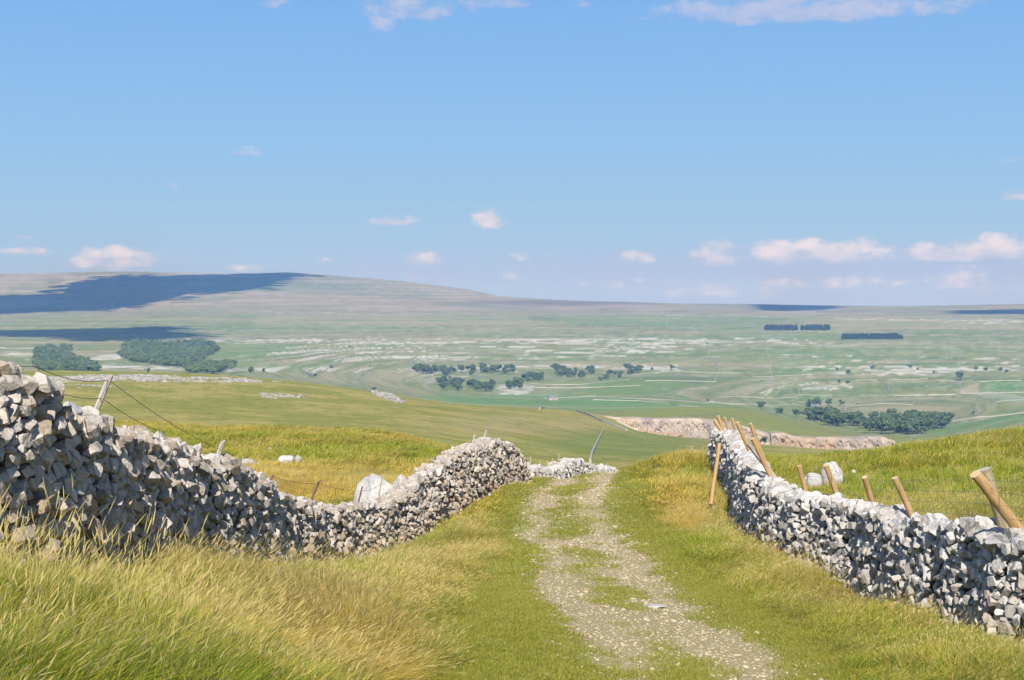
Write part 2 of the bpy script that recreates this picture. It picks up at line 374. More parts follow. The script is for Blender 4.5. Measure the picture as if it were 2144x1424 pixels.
def limestone(name, base, warm, dark, bscale=1.0, darkamt=0.5):
    m, B = new_mat(name); P = geo_pos(B); t = B.attr('tint').outputs['Fac']
    c = B.mix(B.m('POWER', t, 2.5), base, warm)
    n1 = B.noise(P, 5.5 * bscale, 5, .62); n2 = B.noise(P, 22 * bscale, 5, .65); n3 = B.noise(P, 70 * bscale, 3, .6)
    c = B.mix(B.m('MULTIPLY', B.rng(n1, .48, .68), darkamt), c, dark)
    c = B.mix(B.rng(n2, .52, .72, 0, .55), c, tuple(x * .55 for x in dark[:3]) + (1,))
    c = B.mix(B.rng(n2, .42, .28, 0, .45), c, (.74, .72, .68, 1))
    low = B.attr('low').outputs['Fac']
    c = B.mix(B.m('MULTIPLY', low, B.rng(B.noise(P, 1.7, 3), .38, .62, .25, 1.0)), c, (.36, .245, .145, 1))
    tt = B.m('FRACT', B.m('MULTIPLY', t, 7.31)); br = B.rng(tt, 0, 1, .72, 1.04, 'LINEAR')
    c = B.mix(1.0, c, B.comb(br, br, br), 'MULTIPLY')
    h = B.m('ADD', n2, B.m('MULTIPLY', n3, .4))
    return finish(m, B, c, .92, h, .7, .025 / bscale, .15)
M_LWALL = limestone('grey_limestone', (.54, .485, .42, 1), (.47, .375, .26, 1), (.23, .205, .175, 1), 1.0, .7)
M_RWALL = limestone('pale_limestone', (.58, .55, .51, 1), (.50, .44, .36, 1), (.26, .25, .235, 1), 1.0, .6)
M_BOULDER = limestone('boulder_limestone', (.56, .53, .49, 1), (.5, .45, .38, 1), (.30, .28, .26, 1), .6, .5)
M_PAVE = limestone('pavement_limestone', (.44, .42, .38, 1), (.38, .34, .28, 1), (.24, .23, .21, 1), .3, .6)
def plain(name, c, c2=None, sc=8, rough=.9):
    m, B = new_mat(name); n = B.noise(geo_pos(B), sc, 4); return finish(m, B, B.mix(B.rng(n, .35, .65), c, c2 or c), rough)
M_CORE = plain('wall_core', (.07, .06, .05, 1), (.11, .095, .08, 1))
M_WIRE = plain('rusty_wire', (.05, .035, .025, 1), (.10, .07, .05, 1), 40, .6)
M_GALV = plain('galvanised_wire', (.16, .17, .17, 1), (.22, .22, .22, 1), 40, .5)
def wood(name, a, b, end):
    m, B = new_mat(name); g = B.n.new('ShaderNodeTexCoord').outputs['Object']
    mp = B.n.new('ShaderNodeMapping'); B.l.new(g, mp.inputs[0]); mp.inputs['Scale'].default_value = (28, 28, 1.6)
    n = B.noise(mp.outputs[0], 1.0, 5, .6, .3); n2 = B.noise(g, 5, 3)
    c = B.mix(B.rng(n, .36, .64), a, b); c = B.mix(B.rng(n2, .55, .75, 0, .5), c, tuple(x * .6 for x in b[:3]) + (1,))
    e = B.attr('end').outputs['Fac']; c = B.mix(e, c, end)
    return finish(m, B, c, .8, n, .5, .01)
M_PINE = wood('treated_pine', (.54, .35, .16, 1), (.38, .23, .10, 1), (.55, .40, .23, 1))
M_GREYWOOD = wood('weathered_wood', (.50, .45, .40, 1), (.26, .22, .19, 1), (.42, .36, .30, 1))
M_BROWNWOOD = wood('brown_weathered_wood', (.20, .13, .08, 1), (.11, .07, .045, 1), (.26, .2, .14, 1))
M_PALEWOOD = wood('bleached_pine', (.40, .33, .20, 1), (.27, .22, .14, 1), (.42, .38, .3, 1))

# ------------------------------------------------------------------ terrain sheet
sv = np.r_[np.linspace(-1.3, -.42, 26)[:-1], np.linspace(-.42, -.345, 24)[:-1], np.linspace(-.345, .345, 660), np.linspace(.345, .42, 24)[1:], np.linspace(.42, 1.3, 26)[1:]]
yy = list(np.arange(-12, 4, .8)) + list(np.arange(4, 70, .22))
y = 70.0
while y < 15500:
    yy.append(y)
    y *= 1.0035 if (1055 < y < 1110) else (1.008 if y < 1500 else 1.0085)
yy = np.array(yy)
GX = sv[None, :] * (yy[:, None] + 30); GY = np.broadcast_to(yy[:, None], GX.shape).copy()
GZ = height(GX, GY)
TX, TY, TZ = GX.ravel(), GY.ravel(), GZ.ravel()
safeY = np.maximum(TY, 3.0)
TU, TV = uv_of(TX, safeY, TZ)

def ell(u0, v0, ru, rv, soft=.5):
    d = np.sqrt(((TU - u0) / ru) ** 2 + ((TV - v0) / rv) ** 2); return 1 - sstep(1 - soft, 1 + soft, d)
def poly(pts, soft=2.0):
    P = np.array(pts, float); sel = (TU > P[:, 0].min() - 20) & (TU < P[:, 0].max() + 20) & (TV > P[:, 1].min() - 15) & (TV < P[:, 1].max() + 15)
    out = np.zeros(len(TU)); x, y = TU[sel], TV[sel]; ins = np.zeros(len(x), bool); dm = np.full(len(x), 1e9)
    for i in range(len(P)):
        a, b = P[i], P[(i + 1) % len(P)]
        c = ((a[1] > y) != (b[1] > y)) & (x < (b[0] - a[0]) * (y - a[1]) / ((b[1] - a[1]) or 1e-9) + a[0]); ins ^= c
        ab = b - a; t = np.clip(((x - a[0]) * ab[0] + (y - a[1]) * ab[1]) / (ab @ ab), 0, 1)
        dm = np.minimum(dm, np.hypot(x - a[0] - t * ab[0], (y - a[1] - t * ab[1])))
    sd = np.where(ins, dm, -dm); out[sel] = sstep(-soft, soft, sd); return out
def lerp(c, m, col): return c * (1 - m[:, None]) + np.array(col)[None] * m[:, None]

LGY = np.log(safeY + 12)
n_big = fbm(TX / (safeY + 12) * 34, LGY * 13, 4, 3)
n_band = fbm(TX / 420, TZ / 3.2, 5, 41, .6)
n_band2 = fbm(TX / 160 + 9, TZ / 1.3, 4, 57, .6)
n_fine = fbm(TX / (safeY + 12) * 230, LGY * 75, 4, 77, .6)
C = np.tile([.19, .205, .04], (len(TX), 1))
near = 1 - sstep(85, 140, TY)
C = lerp(C, near * sstep(.4, .65, n_big), (.27, .23, .07))
# golden flat behind the left wall and golden lip of the hummock
C = lerp(C, poly([(330, 985), (1000, 975), (940, 1040), (560, 1040)], 14) * sstep(.3, .5, n_fine + .1) * (TY < 110), (.36, .28, .10))
mid = sstep(120, 180, TY) * (1 - sstep(820, 900, TY))
C = lerp(C, mid, (.25, .245, .06))
C = lerp(C, mid * sstep(.42, .62, n_big), (.35, .295, .09))
C = lerp(C, mid * sstep(.5, .65, n_fine) * .6, (.15, .175, .045))
C = lerp(C, mid * ell(1100, 890, 200, 22, .6) * sstep(.35, .6, n_fine) * .9, (.33, .27, .13))
C = lerp(C, mid * ell(1320, 930, 180, 30, .6) * .6, (.13, .19, .06))
quar = sstep(840, 900, TY) * (1 - sstep(1700, 1900, TY))
C = lerp(C, quar, (.215, .235, .065)); C = lerp(C, quar * sstep(.5, .65, n_big) * .6, (.20, .20, .085))
floor = (TY > 815) & (TY < 1087) & (TU > 1290) & (TU < 1870)
C = lerp(C, floor * 1.0, (.42, .38, .32))
far = sstep(1750, 1950, TY)
C = lerp(C, far, (.165, .215, .055))
C = lerp(C, far * sstep(.40, .62, n_band) * .85, (.285, .25, .125))
C = lerp(C, far * sstep(.55, .72, n_band2) * .6, (.10, .155, .07))
C = lerp(C, far * sstep(.5, .7, n_fine) * .35, (.27, .25, .15))
EM = (.12, .235, .055)
for p, s in (([(880, 828), (1180, 824), (1330, 838), (1470, 850), (1460, 858), (1200, 858), (1000, 850), (860, 838)], .75),
             ([(1170, 838), (1480, 848), (1560, 850), (1500, 866), (1230, 862)], .5),
             ([(1672, 826), (1738, 829), (1732, 842), (1670, 840)], .6), ([(1950, 895), (2144, 866), (2144, 884), (1960, 915)], .6),
             ([(2052, 798), (2138, 797), (2144, 821), (2052, 822)], .9), ([(2080, 822), (2144, 822), (2144, 842), (2090, 842)], .6),
             ([(1280, 800), (1380, 799), (1480, 805), (1370, 830), (1120, 815)], .35), ([(1610, 730), (1830, 740), (1800, 780), (1620, 785)], .3),
             ([(560, 762), (700, 765), (640, 775), (450, 772), (500, 745)], .5), ([(1180, 655), (1600, 662), (1590, 690), (1180, 680)], .4),
             ([(1500, 690), (1750, 695), (1740, 712), (1450, 706)], .3), ([(440, 715), (640, 722), (600, 745), (450, 750)], .45)):
    C = lerp(C, far * poly(p, 3) * s * (.75 + .5 * sstep(.3, .7, n_fine)), EM)
TAN = (.34, .30, .17)
for p, s in (([(1470, 840), (1560, 812), (1700, 782), (1850, 765), (1830, 772), (1700, 792), (1580, 822)], .7), ([(560, 655), (1100, 660), (1120, 680), (520, 685)], .4),
             ([(1600, 655), (2144, 672), (2144, 690), (1750, 690)], .4), ([(2010, 812), (2050, 798), (2050, 822), (2010, 824)], 1.0), ([(700, 770), (900, 775), (880, 800), (640, 800)], .4)):
    C = lerp(C, far * poly(p, 5) * s, TAN)
# limestone scars and pavement, following the contours
LS = (.52, .495, .44)
rock = np.zeros(len(TX))
for p, s in (([(640, 709), (1500, 709), (1720, 714), (1500, 722), (640, 722)], .75), ([(600, 726), (1450, 724), (1450, 740), (560, 742)], .5),
             ([(640, 744), (1120, 740), (1150, 752), (620, 758)], .75), ([(1100, 738), (1300, 736), (1320, 752), (1120, 752)], .5), ([(470, 768), (900, 768), (880, 778), (480, 780)], .5),
             ([(380, 707), (640, 707), (640, 717), (380, 717)], .6), ([(0, 735), (270, 740), (250, 756), (60, 758)], .75), ([(200, 758), (400, 764), (380, 776), (180, 772)], .7),
             ([(880, 766), (1420, 764), (1420, 778), (880, 782)], .55), ([(980, 800), (1120, 806), (1110, 826), (960, 824)], .42), ([(860, 780), (1000, 790), (960, 802), (840, 800)], .45),
             ([(1680, 766), (2144, 766), (2144, 780), (1680, 784)], .65), ([(1670, 803), (1790, 800), (1790, 813), (1680, 820)], .55), ([(1560, 820), (1680, 808), (1680, 816), (1600, 826)], .4),
             ([(1750, 664), (2144, 670), (2144, 676), (1750, 669)], .7), ([(1180, 657), (1600, 660), (1600, 664), (1180, 661)], .5), ([(1590, 712), (1800, 722), (1800, 727), (1590, 720)], .5),
             ([(0, 725), (150, 728), (150, 740), (0, 740)], .5), ([(380, 629), (850, 629), (850, 634), (380, 634)], .35), ([(500, 652), (900, 652), (900, 658), (500, 657)], .35),
             ([(1640, 745), (2144, 752), (2144, 764), (1700, 760)], .3)):
    rock = np.maximum(rock, poly(p, 4) * s)
nb = fbm(TX / 120, TZ / 1.5, 4, 91, .62)
nb = nb * .6 + .4 * fbm(TX / 30, TZ / .8, 3, 191, .6)
rk = far * sstep(.47, .60, rock * .36 + (nb - .5) * 1.5 + .325) * (rock > .02)
st_ = sstep(.44, .56, fbm(TX / 260, TZ / .55, 3, 203))
rk = rk * (.25 + .75 * st_)
C = lerp(C, far * sstep(.52, .60, fbm(TX / 520, TZ / .8, 3, 207)) * .4, (.33, .30, .19))
C = lerp(C, far * sstep(.55, .62, fbm(TX / 420 + 7, TZ / 1.2, 3, 217)) * .35, (.12, .16, .06))
C = lerp(C, rk * .9, LS)
C = lerp(C, far * (1 - rk) * sstep(.60, .68, nb) * sstep(2300, 2800, TY) * (1 - sstep(5000, 5600, TY)) * .45, (.40, .38, .33))
# moorland of the high fell
fell = sstep(5600, 6800, TY)
C = lerp(C, fell * (1 - sstep(1500, 1700, TU) * .3), (.26, .23, .135))
C = lerp(C, fell * sstep(.42, .6, n_big) * .9, (.20, .20, .10))
C = lerp(C, fell * sstep(.5, .62, fbm(TX / 260, TZ / 5, 4, 5)) * .8, (.34, .28, .21))
C = lerp(C, fell * ell(1180, 634, 200, 6, .5) * .6, (.12, .085, .07))
C = lerp(C, fell * ell(650, 600, 140, 14, .6) * .5, (.15, .19, .11))
# pavement on the crest of the middle hill
rock2 = np.zeros(len(TX))
for p, s in (([(80, 786), (300, 783), (480, 790), (590, 797), (585, 803), (420, 802), (250, 800), (100, 802)], .9), ([(90, 797), (330, 806), (330, 812), (80, 814)], .7),
             ([(530, 820), (640, 822), (660, 832), (560, 836)], .8), ([(775, 818), (820, 824), (850, 843), (830, 846), (780, 826)], .9), ([(640, 818), (760, 822), (760, 828), (640, 828)], .5),
             ([(1245, 866), (1290, 880), (1310, 892), (1290, 888)], .3), ([(930, 838), (960, 845), (940, 850)], .6)):
    rock2 = np.maximum(rock2, poly(p, 3) * s)
m2 = mid * sstep(.40, .52, rock2 * .45 + fbm(TX / 4.5, TY / 9, 4, 13, .6) * .5 - .18) * (rock2 > .02)
C = lerp(C, m2 * .8, (.38, .36, .31))
C *= (0.86 + .28 * n_fine)[:, None]

ny, nx = GX.shape
ii = (np.arange(ny - 1)[:, None] * nx + np.arange(nx - 1)[None]).ravel()
GF = np.c_[ii, ii + 1, ii + nx + 1, ii + nx]
mt, B = new_mat('upland_pasture')
P = geo_pos(B); col = B.attr('alb').outputs['Color']
na = B.noise(P, 3.0, 6, .65); nb_ = B.noise(P, .05, 5, .7)
nc = B.noise(P, .35, 5, .7); k = B.m('ADD', B.rng(na, .3, .7, .8, 1.2, 'LINEAR'), B.m('ADD', B.rng(nb_, .3, .7, -.14, .14, 'LINEAR'), B.rng(nc, .3, .7, -.2, .2, 'LINEAR')))
finish(mt, B, B.mix(1.0, col, B.comb(k, k, k), 'MULTIPLY'), .95, na, .5, .05, .05)
ground = mesh_np('ground', np.c_[TX, TY, TZ], GF, mt, attrs={'alb': ('POINT', C)}, smooth=True)
tag(ground, 'green and gold upland pasture falling to a limestone valley and moorland fell', 'ground', kind='structure')

# ------------------------------------------------------------------ the track
ty = np.arange(2, 112, .2); tw = np.linspace(0, 1, 46)
Xl, Xr = track_l(ty), track_r(ty)
KX = Xl[:, None] * (1 - tw) + Xr[:, None] * tw; KY = np.broadcast_to(ty[:, None], KX.shape)
KX = KX + (np.abs(tw - .5) > .45)[None] * (fbm(KY * .8, tw[None] * 3, 3, 3) - .5) * .5
KZ = height(KX, KY) + .022
def stony(X, Y):
    rl = np.exp(-((X - rut_l(Y)) / .52) ** 2); rr = np.exp(-((X - rut_r(Y)) / .56) ** 2)
    base = np.maximum(rl, rr); wide = np.exp(-((X - (rut_l(Y) + rut_r(Y)) / 2) / 1.25) ** 4)
    n = fbm(X * .9, Y * .32, 3, 8)
    f2 = fbm(X * 2.6, Y * 1.1, 3, 18)
    return np.clip((base * (.60 + .7 * (n - .4)) + wide * (.21 + sstep(.40, .66, n) * .32)) * (.72 + .5 * sstep(.3, .65, f2)), 0, 1)
kst = stony(KX, KY)
mtk, B = new_mat('stony_track'); P = geo_pos(B)
s_ = B.attr('stony').outputs['Fac']
vor = B.n.new('ShaderNodeTexVoronoi'); B.l.new(P, vor.inputs['Vector']); vor.inputs['Scale'].default_value = 17
n_ = B.noise(P, 9, 5, .7); peb = B.rng(vor.outputs['Distance'], .5, .2)
n8 = B.noise(P, 24, 3, .7); f = B.rng(B.m('ADD', s_, B.m('ADD', B.m('MULTIPLY', B.m('SUBTRACT', n_, .5), 1.4), B.m('MULTIPLY', B.m('SUBTRACT', n8, .5), 2.2))), .42, .66)
grn = B.mix(B.rng(B.noise(P, 2.2, 4), .35, .65), (.20, .215, .04, 1), (.27, .255, .065, 1))
grv = B.mix(peb, (.33, .265, .13, 1), (.53, .435, .27, 1))
finish(mtk, B, B.mix(f, grn, grv), .95, B.m('ADD', peb, n_), .6, .02, .1)
ny, nx = KX.shape; ii = (np.arange(ny - 1)[:, None] * nx + np.arange(nx - 1)[None]).ravel()
track = mesh_np('track', np.c_[KX.ravel(), KY.ravel(), KZ.ravel()], np.c_[ii, ii + 1, ii + nx + 1, ii + nx], mtk, attrs={'stony': ('POINT', kst.ravel())}, smooth=True)
tag(track, 'grassy green lane with two stony wheel ruts running between the walls', 'track', kind='structure')

# ------------------------------------------------------------------ dry stone walls
RV2, RF2 = rocks(48, 2, 3, planes=(3, 8), rough=.06, dmin=.5, dmax=.8, blocky=True)
RV1, RF1 = rocks(30, 1, 4, planes=(7, 11), rough=.03)
RV3, RF3 = rocks(24, 3, 8, planes=(3, 8), rough=.10, dmin=.5, dmax=.8, blocky=True)
def wall(name, ctrl, mat, label, thick=.62, rmin=.065, rmax=.15, front=1, seed=1, lod=2, lowbrown=.8, cap=1.0, core_mat=None, face_back=True, ragged=.07, group=None):
    """ctrl rows: u, v_top, Y of the centre line; the foot follows the land"""
    r = np.random.default_rng(seed)
    c = np.array(ctrl, float); X = (c[:, 0] - U0) / FPX * c[:, 2]; Y = c[:, 2]; ZT = EYE - (c[:, 1] - V0) / FPX * c[:, 2]
    seg = np.r_[0, np.cumsum(np.hypot(np.diff(X), np.diff(Y)))]; L = seg[-1]
    fine = np.linspace(0, L, max(8, int(L / .3))); fx, fy = np.interp(fine, seg, X), np.interp(fine, seg, Y)
    k = np.ones(7) / 7
    def sm(a): return np.convolve(np.pad(a, 3, mode='edge'), k, 'valid')
    fx, fy = sm(fx), sm(fy); ft = np.interp(fine, seg, ZT) - .035; fb = height(fx, fy) - .12
    dx, dy = np.gradient(fx), np.gradient(fy); dl = np.hypot(dx, dy); tx, ty_ = dx / dl, dy / dl
    nxn, nyn = ty_ * front, -tx * front         # face normal (front side)
    def frame(s): return [np.interp(s, fine, a) for a in (fx, fy, ft, fb, tx, ty_, nxn, nyn)]
    pos, scl, idx, ax, low, tint = [], [], [], [], [], []
    sides = [1, -1] if face_back else [1]
    for side in sides:
        cell = {}; cs = rmax * 2
        rm = 1.0 if side == 1 else 1.25
        hmax = float((ft - fb).max()); ntry = int(L * hmax / (rmin * rmin * 3.1) * 6 / rm ** 2)
        S = r.uniform(0, L, ntry); Hn = r.uniform(0, 1, ntry); big = np.linspace(1, 0, ntry) ** 1.6
        fr = frame(S); hh = (fr[2] - fr[3])
        bul = fbm(S * .9, Hn * 1.6, 3, seed + 40); rag = (fbm(S * 1.3, S * 0 + 3, 3, seed) - .5) * ragged * 4
        for i in range(ntry):
            h = Hn[i] * hmax
            if h > hh[i] + rag[i] - .05: continue
            rad = (rmin + (rmax - rmin) * big[i] * r.uniform(.6, 1)) * rm
            s = S[i]; ci, cj = int(s / cs), int(h / cs); ok = True
            for a in (-1, 0, 1):
                for b in (-1, 0, 1):
                    for (s2, h2, r2) in cell.get((ci + a, cj + b), ()):
                        if ((s - s2) / 1.15) ** 2 + ((h - h2) * 1.15) ** 2 < ((rad + r2) * .95) ** 2: ok = False; break
                    if not ok: break
                if not ok: break
            if not ok: continue
            cell.setdefault((ci, cj), []).append((s, h, rad))
            half = thick / 2 * (1.12 - .42 * h / max(hh[i], .3)) - rad * .35 + r.normal(0, .036) + (float(bul[i]) - .5) * .26
            pos.append((fr[0][i] + fr[6][i] * half * side, fr[1][i] + fr[7][i] * half * side, fr[3][i] + h))
            el_ = r.uniform(.95, 1.75)
            scl.append((rad * 1.16 * el_, rad * r.uniform(1.0, 1.5), rad * 1.14 / el_ ** .6)); ax.append(math.atan2(fr[5][i], fr[4][i]))
            low.append(max(0, 1 - h / 1.05) * lowbrown + .15 * lowbrown); tint.append(r.random())
    nface = len(pos)
    # cap stones
    s = 0.0
    while s < L:
        rad = r.uniform(.12, .21) * cap; fr = frame(s)
        for off in (r.uniform(-.14, .0), r.uniform(.0, .14)) if r.random() < .6 else (0,):
            z = fr[2] - rad * .62 + (float(fbm(s * 1.3, 3.0, 3, seed)) - .5) * ragged * 4 + r.normal(0, .02)
            pos.append((fr[0] + fr[6] * off, fr[1] + fr[7] * off, z))
            scl.append((rad * r.uniform(.7, 1.15), rad * r.uniform(.9, 1.5), rad * r.uniform(.6, 1.1))); ax.append(math.atan2(fr[5], fr[4]) + r.normal(0, .5))
            low.append(0); tint.append(r.random())
        s += rad * r.uniform(.95, 1.5)
    pos, scl, ax, low, tint = map(np.array, (pos, scl, ax, low, tint))
    n = len(pos); rot = rand_rot(n, r, .30, 0.0)
    ca, sa = np.cos(ax), np.sin(ax); RZ = np.zeros((n, 3, 3)); RZ[:, 0, 0] = ca; RZ[:, 0, 1] = -sa; RZ[:, 1, 0] = sa; RZ[:, 1, 1] = ca; RZ[:, 2, 2] = 1
    # spin a stone in the face plane
    sp = r.normal(0, .32, n); RY = np.zeros((n, 3, 3)); RY[:, 1, 1] = 1; RY[:, 0, 0] = np.cos(sp); RY[:, 0, 2] = np.sin(sp); RY[:, 2, 0] = -np.sin(sp); RY[:, 2, 2] = np.cos(sp)
    rot = RZ @ RY @ rot
    root = empty(name, (fx[0], fy[0], fb[0])) if False else None
    def lump(sel, nm, parent):
        parts_V, parts_F, T_, L_ = [], [], [], []; off = 0
        dist = pos[:, 1]
        lods = ((RV3, RF3, sel & (dist < 15.5) & (lod > 1)), (RV2, RF2, sel & (dist >= 15.5) & (dist < 82) & (lod > 1)), (RV1, RF1, sel & ((dist >= 82) | (lod == 1))))
        if nm == 'wall_back': lods = ((RV1, RF1, sel),)
        for RV, RF, m in lods:
            if not m.any(): continue
            k = int(m.sum()); ix = r.integers(0, len(RV), k)
            V, F, kv = merge_rocks(RV, RF, ix, pos[m], scl[m], rot[m])
            parts_V.append(V); parts_F.append(F + off); off += len(V); T_.append(np.repeat(tint[m], kv)); L_.append(np.repeat(low[m], kv))
        return np.concatenate(parts_V), np.concatenate(parts_F), np.concatenate(T_), np.concatenate(L_)
    allm = np.ones(n, bool)
    V, F, T_, L_ = lump(allm, name, None)
    # dark rubble heart of the wall
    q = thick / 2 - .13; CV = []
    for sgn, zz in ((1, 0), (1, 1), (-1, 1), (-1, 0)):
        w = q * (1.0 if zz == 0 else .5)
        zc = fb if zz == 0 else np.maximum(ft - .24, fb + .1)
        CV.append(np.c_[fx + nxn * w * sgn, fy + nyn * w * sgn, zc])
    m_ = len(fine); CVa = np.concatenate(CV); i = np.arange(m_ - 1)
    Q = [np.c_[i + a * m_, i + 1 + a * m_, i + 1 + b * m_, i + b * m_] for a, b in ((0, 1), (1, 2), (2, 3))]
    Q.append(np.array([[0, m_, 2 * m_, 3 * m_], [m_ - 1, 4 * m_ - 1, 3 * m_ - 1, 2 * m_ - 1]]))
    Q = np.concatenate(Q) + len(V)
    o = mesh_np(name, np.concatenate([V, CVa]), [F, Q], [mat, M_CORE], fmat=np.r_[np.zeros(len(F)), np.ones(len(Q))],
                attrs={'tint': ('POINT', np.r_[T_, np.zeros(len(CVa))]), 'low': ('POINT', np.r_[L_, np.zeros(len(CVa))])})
    tag(o, label, 'dry stone wall', group)
    return (fx, fy, ft, fb, nxn, nyn)

LEFT = [(-900, 610, 8.5), (-420, 695, 10.8), (-150, 738, 12.2), (0, 762, 13.4), (40, 768, 13.8), (72, 796, 14.2), (98, 832, 14.6), (150, 868, 15.6), (190, 880, 16.6), (240, 880, 17.6), (300, 902, 19.4), (340, 925, 20.6), (400, 945, 22.4),
        (440, 962, 23.6), (500, 985, 26), (560, 1018, 29), (600, 1040, 32), (650, 1056, 35.5), (700, 1058, 37.4), (750, 1052, 39), (830, 1032, 42), (870, 1004, 43.6),
        (900, 980, 45), (960, 938, 48), (1000, 925, 50.5), (1040, 918, 53), (1072, 935, 55), (1088, 962, 56.6), (1094, 985, 57.6)]
LW = wall('dry_stone_wall', LEFT, M_LWALL, 'grey lichened dry stone wall left of the track, dipping and climbing over the verge', seed=3, front=1, rmin=.031, rmax=.096, cap=.72)
LEFT2 = [(1094, 978, 60), (1110, 976, 62), (1130, 980, 64.5), (1150, 980, 67.5), (1168, 972, 70), (1190, 962, 74), (1212, 966, 78), (1240, 978, 83), (1265, 977, 90), (1300, 990, 101), (1332, 1001, 114), (1400, 1030, 130)]
LW2 = wall('dry_stone_wall', LEFT2, M_BOULDER, 'low pale dry stone wall bending away beyond the brow of the track', seed=5, front=1, rmin=.055, rmax=.13, cap=.9, lowbrown=.4)
RIGHT = [(3300, 1540, 15.5), (2600, 1290, 18), (2144, 1118, 21), (2095, 1100, 22), (2040, 1086, 23.2), (1980, 1082, 24.4), (1925, 1092, 25.6), (1905, 1085, 26.2), (1850, 1068, 28.2), (1780, 1050, 30), (1700, 1034, 32),
         (1650, 1028, 33.8), (1618, 1010, 35), (1590, 985, 37), (1572, 958, 40), (1556, 935, 44), (1536, 912, 50), (1510, 898, 56.5), (1503, 899, 59)]
RW = wall('dry_stone_wall', RIGHT, M_RWALL, 'bright white limestone dry stone wall right of the track, wooden stakes leaning behind it', seed=12, front=-1, rmin=.032, rmax=.098, cap=1.0, lowbrown=.35)

# loose and fallen stones, each its own thing
def boulder(u, v, Y, wpx, hpx, label, cat='boulder', group=None, mat=M_BOULDER, seed=0, name='boulder', sub=3, aspect=1.0):
    r = np.random.default_rng(seed + 100); RV, RF = rocks(1, sub, seed + 200, planes=(7, 12), rough=.06, dmin=.6)
    if Y is None: x, Y, _ = at(u, v, 60)
    x = (u - U0) / FPX * Y; z = float(height(x, Y)); w = wpx / FPX * Y / 2; h = hpx / FPX * Y
    V = RV[0] * np.array([w, w * aspect, h * .62]) @ rotz(r.uniform(-.3, .3)).T
    V = V + [0, 0, h * .40]
    o = mesh_np(name, V, RF, mat, attrs={'tint': ('POINT', np.full(len(V), r.random())), 'low': ('POINT', np.zeros(len(V)))})
    o.location = (x, Y, z); tag(o, label, cat, group); return o
boulder(796, 1045, 47, 112, 96, 'large pale grey boulder just behind the dip of the left wall', seed=1)
boulder(842, 1045, 47.6, 60, 84, 'smaller pale boulder leaning against the large one behind the left wall', seed=2)
boulder(600, 980, 79, 36, 20, 'white block of limestone on the pasture behind the left wall', seed=3)
boulder(625, 981, 79, 15, 19, 'small white upright stone right beside the white block on the pasture', seed=4)
boulder(518, 982, 79, 56, 18, 'long low white outcrop just showing over the left wall', seed=5)
boulder(1703, 1018, 50, 40, 42, 'left of two touching white boulders in the grass behind the right wall', seed=6)
boulder(1740, 1020, 50.4, 48, 54, 'taller rounded white boulder, right of two touching behind the right wall', seed=7)
boulder(1787, 1005, 53, 11, 10, 'small round stone in the grass just right of the white boulders', seed=8, name='stone', cat='stone')
boulder(565, 946, None, 10, 9, 'small white stone on the grassy knoll above the white block', seed=9, sub=2, name='stone', cat='stone')
boulder(809, 955, None, 8, 6, 'small white stone low on the right side of the grassy knoll', seed=10, sub=2, name='stone', cat='stone')
boulder(834, 933, None, 12, 5, 'flat pale stone high on the right shoulder of the grassy knoll', seed=11, sub=2, name='stone', cat='stone')
boulder(754, 906, None, 9, 6, 'pale stone on the crest of the grassy knoll, left of the flat stone', seed=12, sub=2, name='stone', cat='stone')
boulder(697, 903, None, 8, 6, 'tiny white stone at the middle of the knoll crest', seed=13, sub=2, name='stone', cat='stone')
boulder(14, 1108, 12.75, 52, 50, 'chalk white stone set at the foot of the left wall beside the tall end', seed=14, name='stone', cat='stone', mat=M_RWALL)
boulder(1095, 1204, 30.2, 8, 6, 'lone white stone on the turf left of the left wheel rut', seed=15, sub=2, name='stone', cat='stone')
boulder(1522, 1277, 25.3, 10, 6, 'white stone on the turf right of the right wheel rut', seed=16, sub=2, name='stone', cat='stone')
boulder(1366, 1270, 25.8, 66, 9, 'flat pink-grey slab bedded in the right wheel rut', seed=17, name='stone_slab', cat='stone slab', aspect=.5)
boulder(1352, 1308, 23.9, 12, 8, 'white stone on the grassy strip between the wheel ruts', seed=18, sub=2, name='stone', cat='stone')
for k, (u, v, Y, w, h, lb) in enumerate([(1496, 1051, 43.5, 14, 12, 'left of the fallen stones under the front stake'), (1507, 1052, 43.2, 15, 12, 'middle of the fallen stones under the front stake'),
                                 (1519, 1050, 43, 17, 14, 'right of the fallen stones under the front stake'), (1541, 1083, 38.6, 13, 18, 'fallen stone standing at the left corner of the white wall')]):
    boulder(u, v, Y, w, h, lb, seed=30 + k, sub=2, name='stone', cat='stone', mat=M_RWALL)

def cope_slab(u, v, Y, sx, sy, sz, lean, label, seed):
    RV, RF = rocks(1, 3, seed, planes=(3, 6), rough=.05, dmin=.5, dmax=.8, blocky=True); c, s_ = math.cos(lean), math.sin(lean)
    V = RV[0] * [sx, sy, sz] @ np.array([[c, 0, -s_], [0, 1, 0], [s_, 0, c]]).T
    o = mesh_np('cope_slab', V, RF, M_RWALL, attrs={'tint': ('POINT', np.full(len(V), .2)), 'low': ('POINT', np.zeros(len(V)))})
    o.location = pt(u, v, Y); tag(o, label, 'stone slab')
cope_slab(403, 943, 22.3, .17, .12, .055, .42, 'long grey slab lying tilted on the left wall between the two silvery stakes', 71)
cope_slab(152, 862, 15.5, .10, .12, .085, -.3, 'bright white block on the left wall just left of the tall silvery stake', 72)

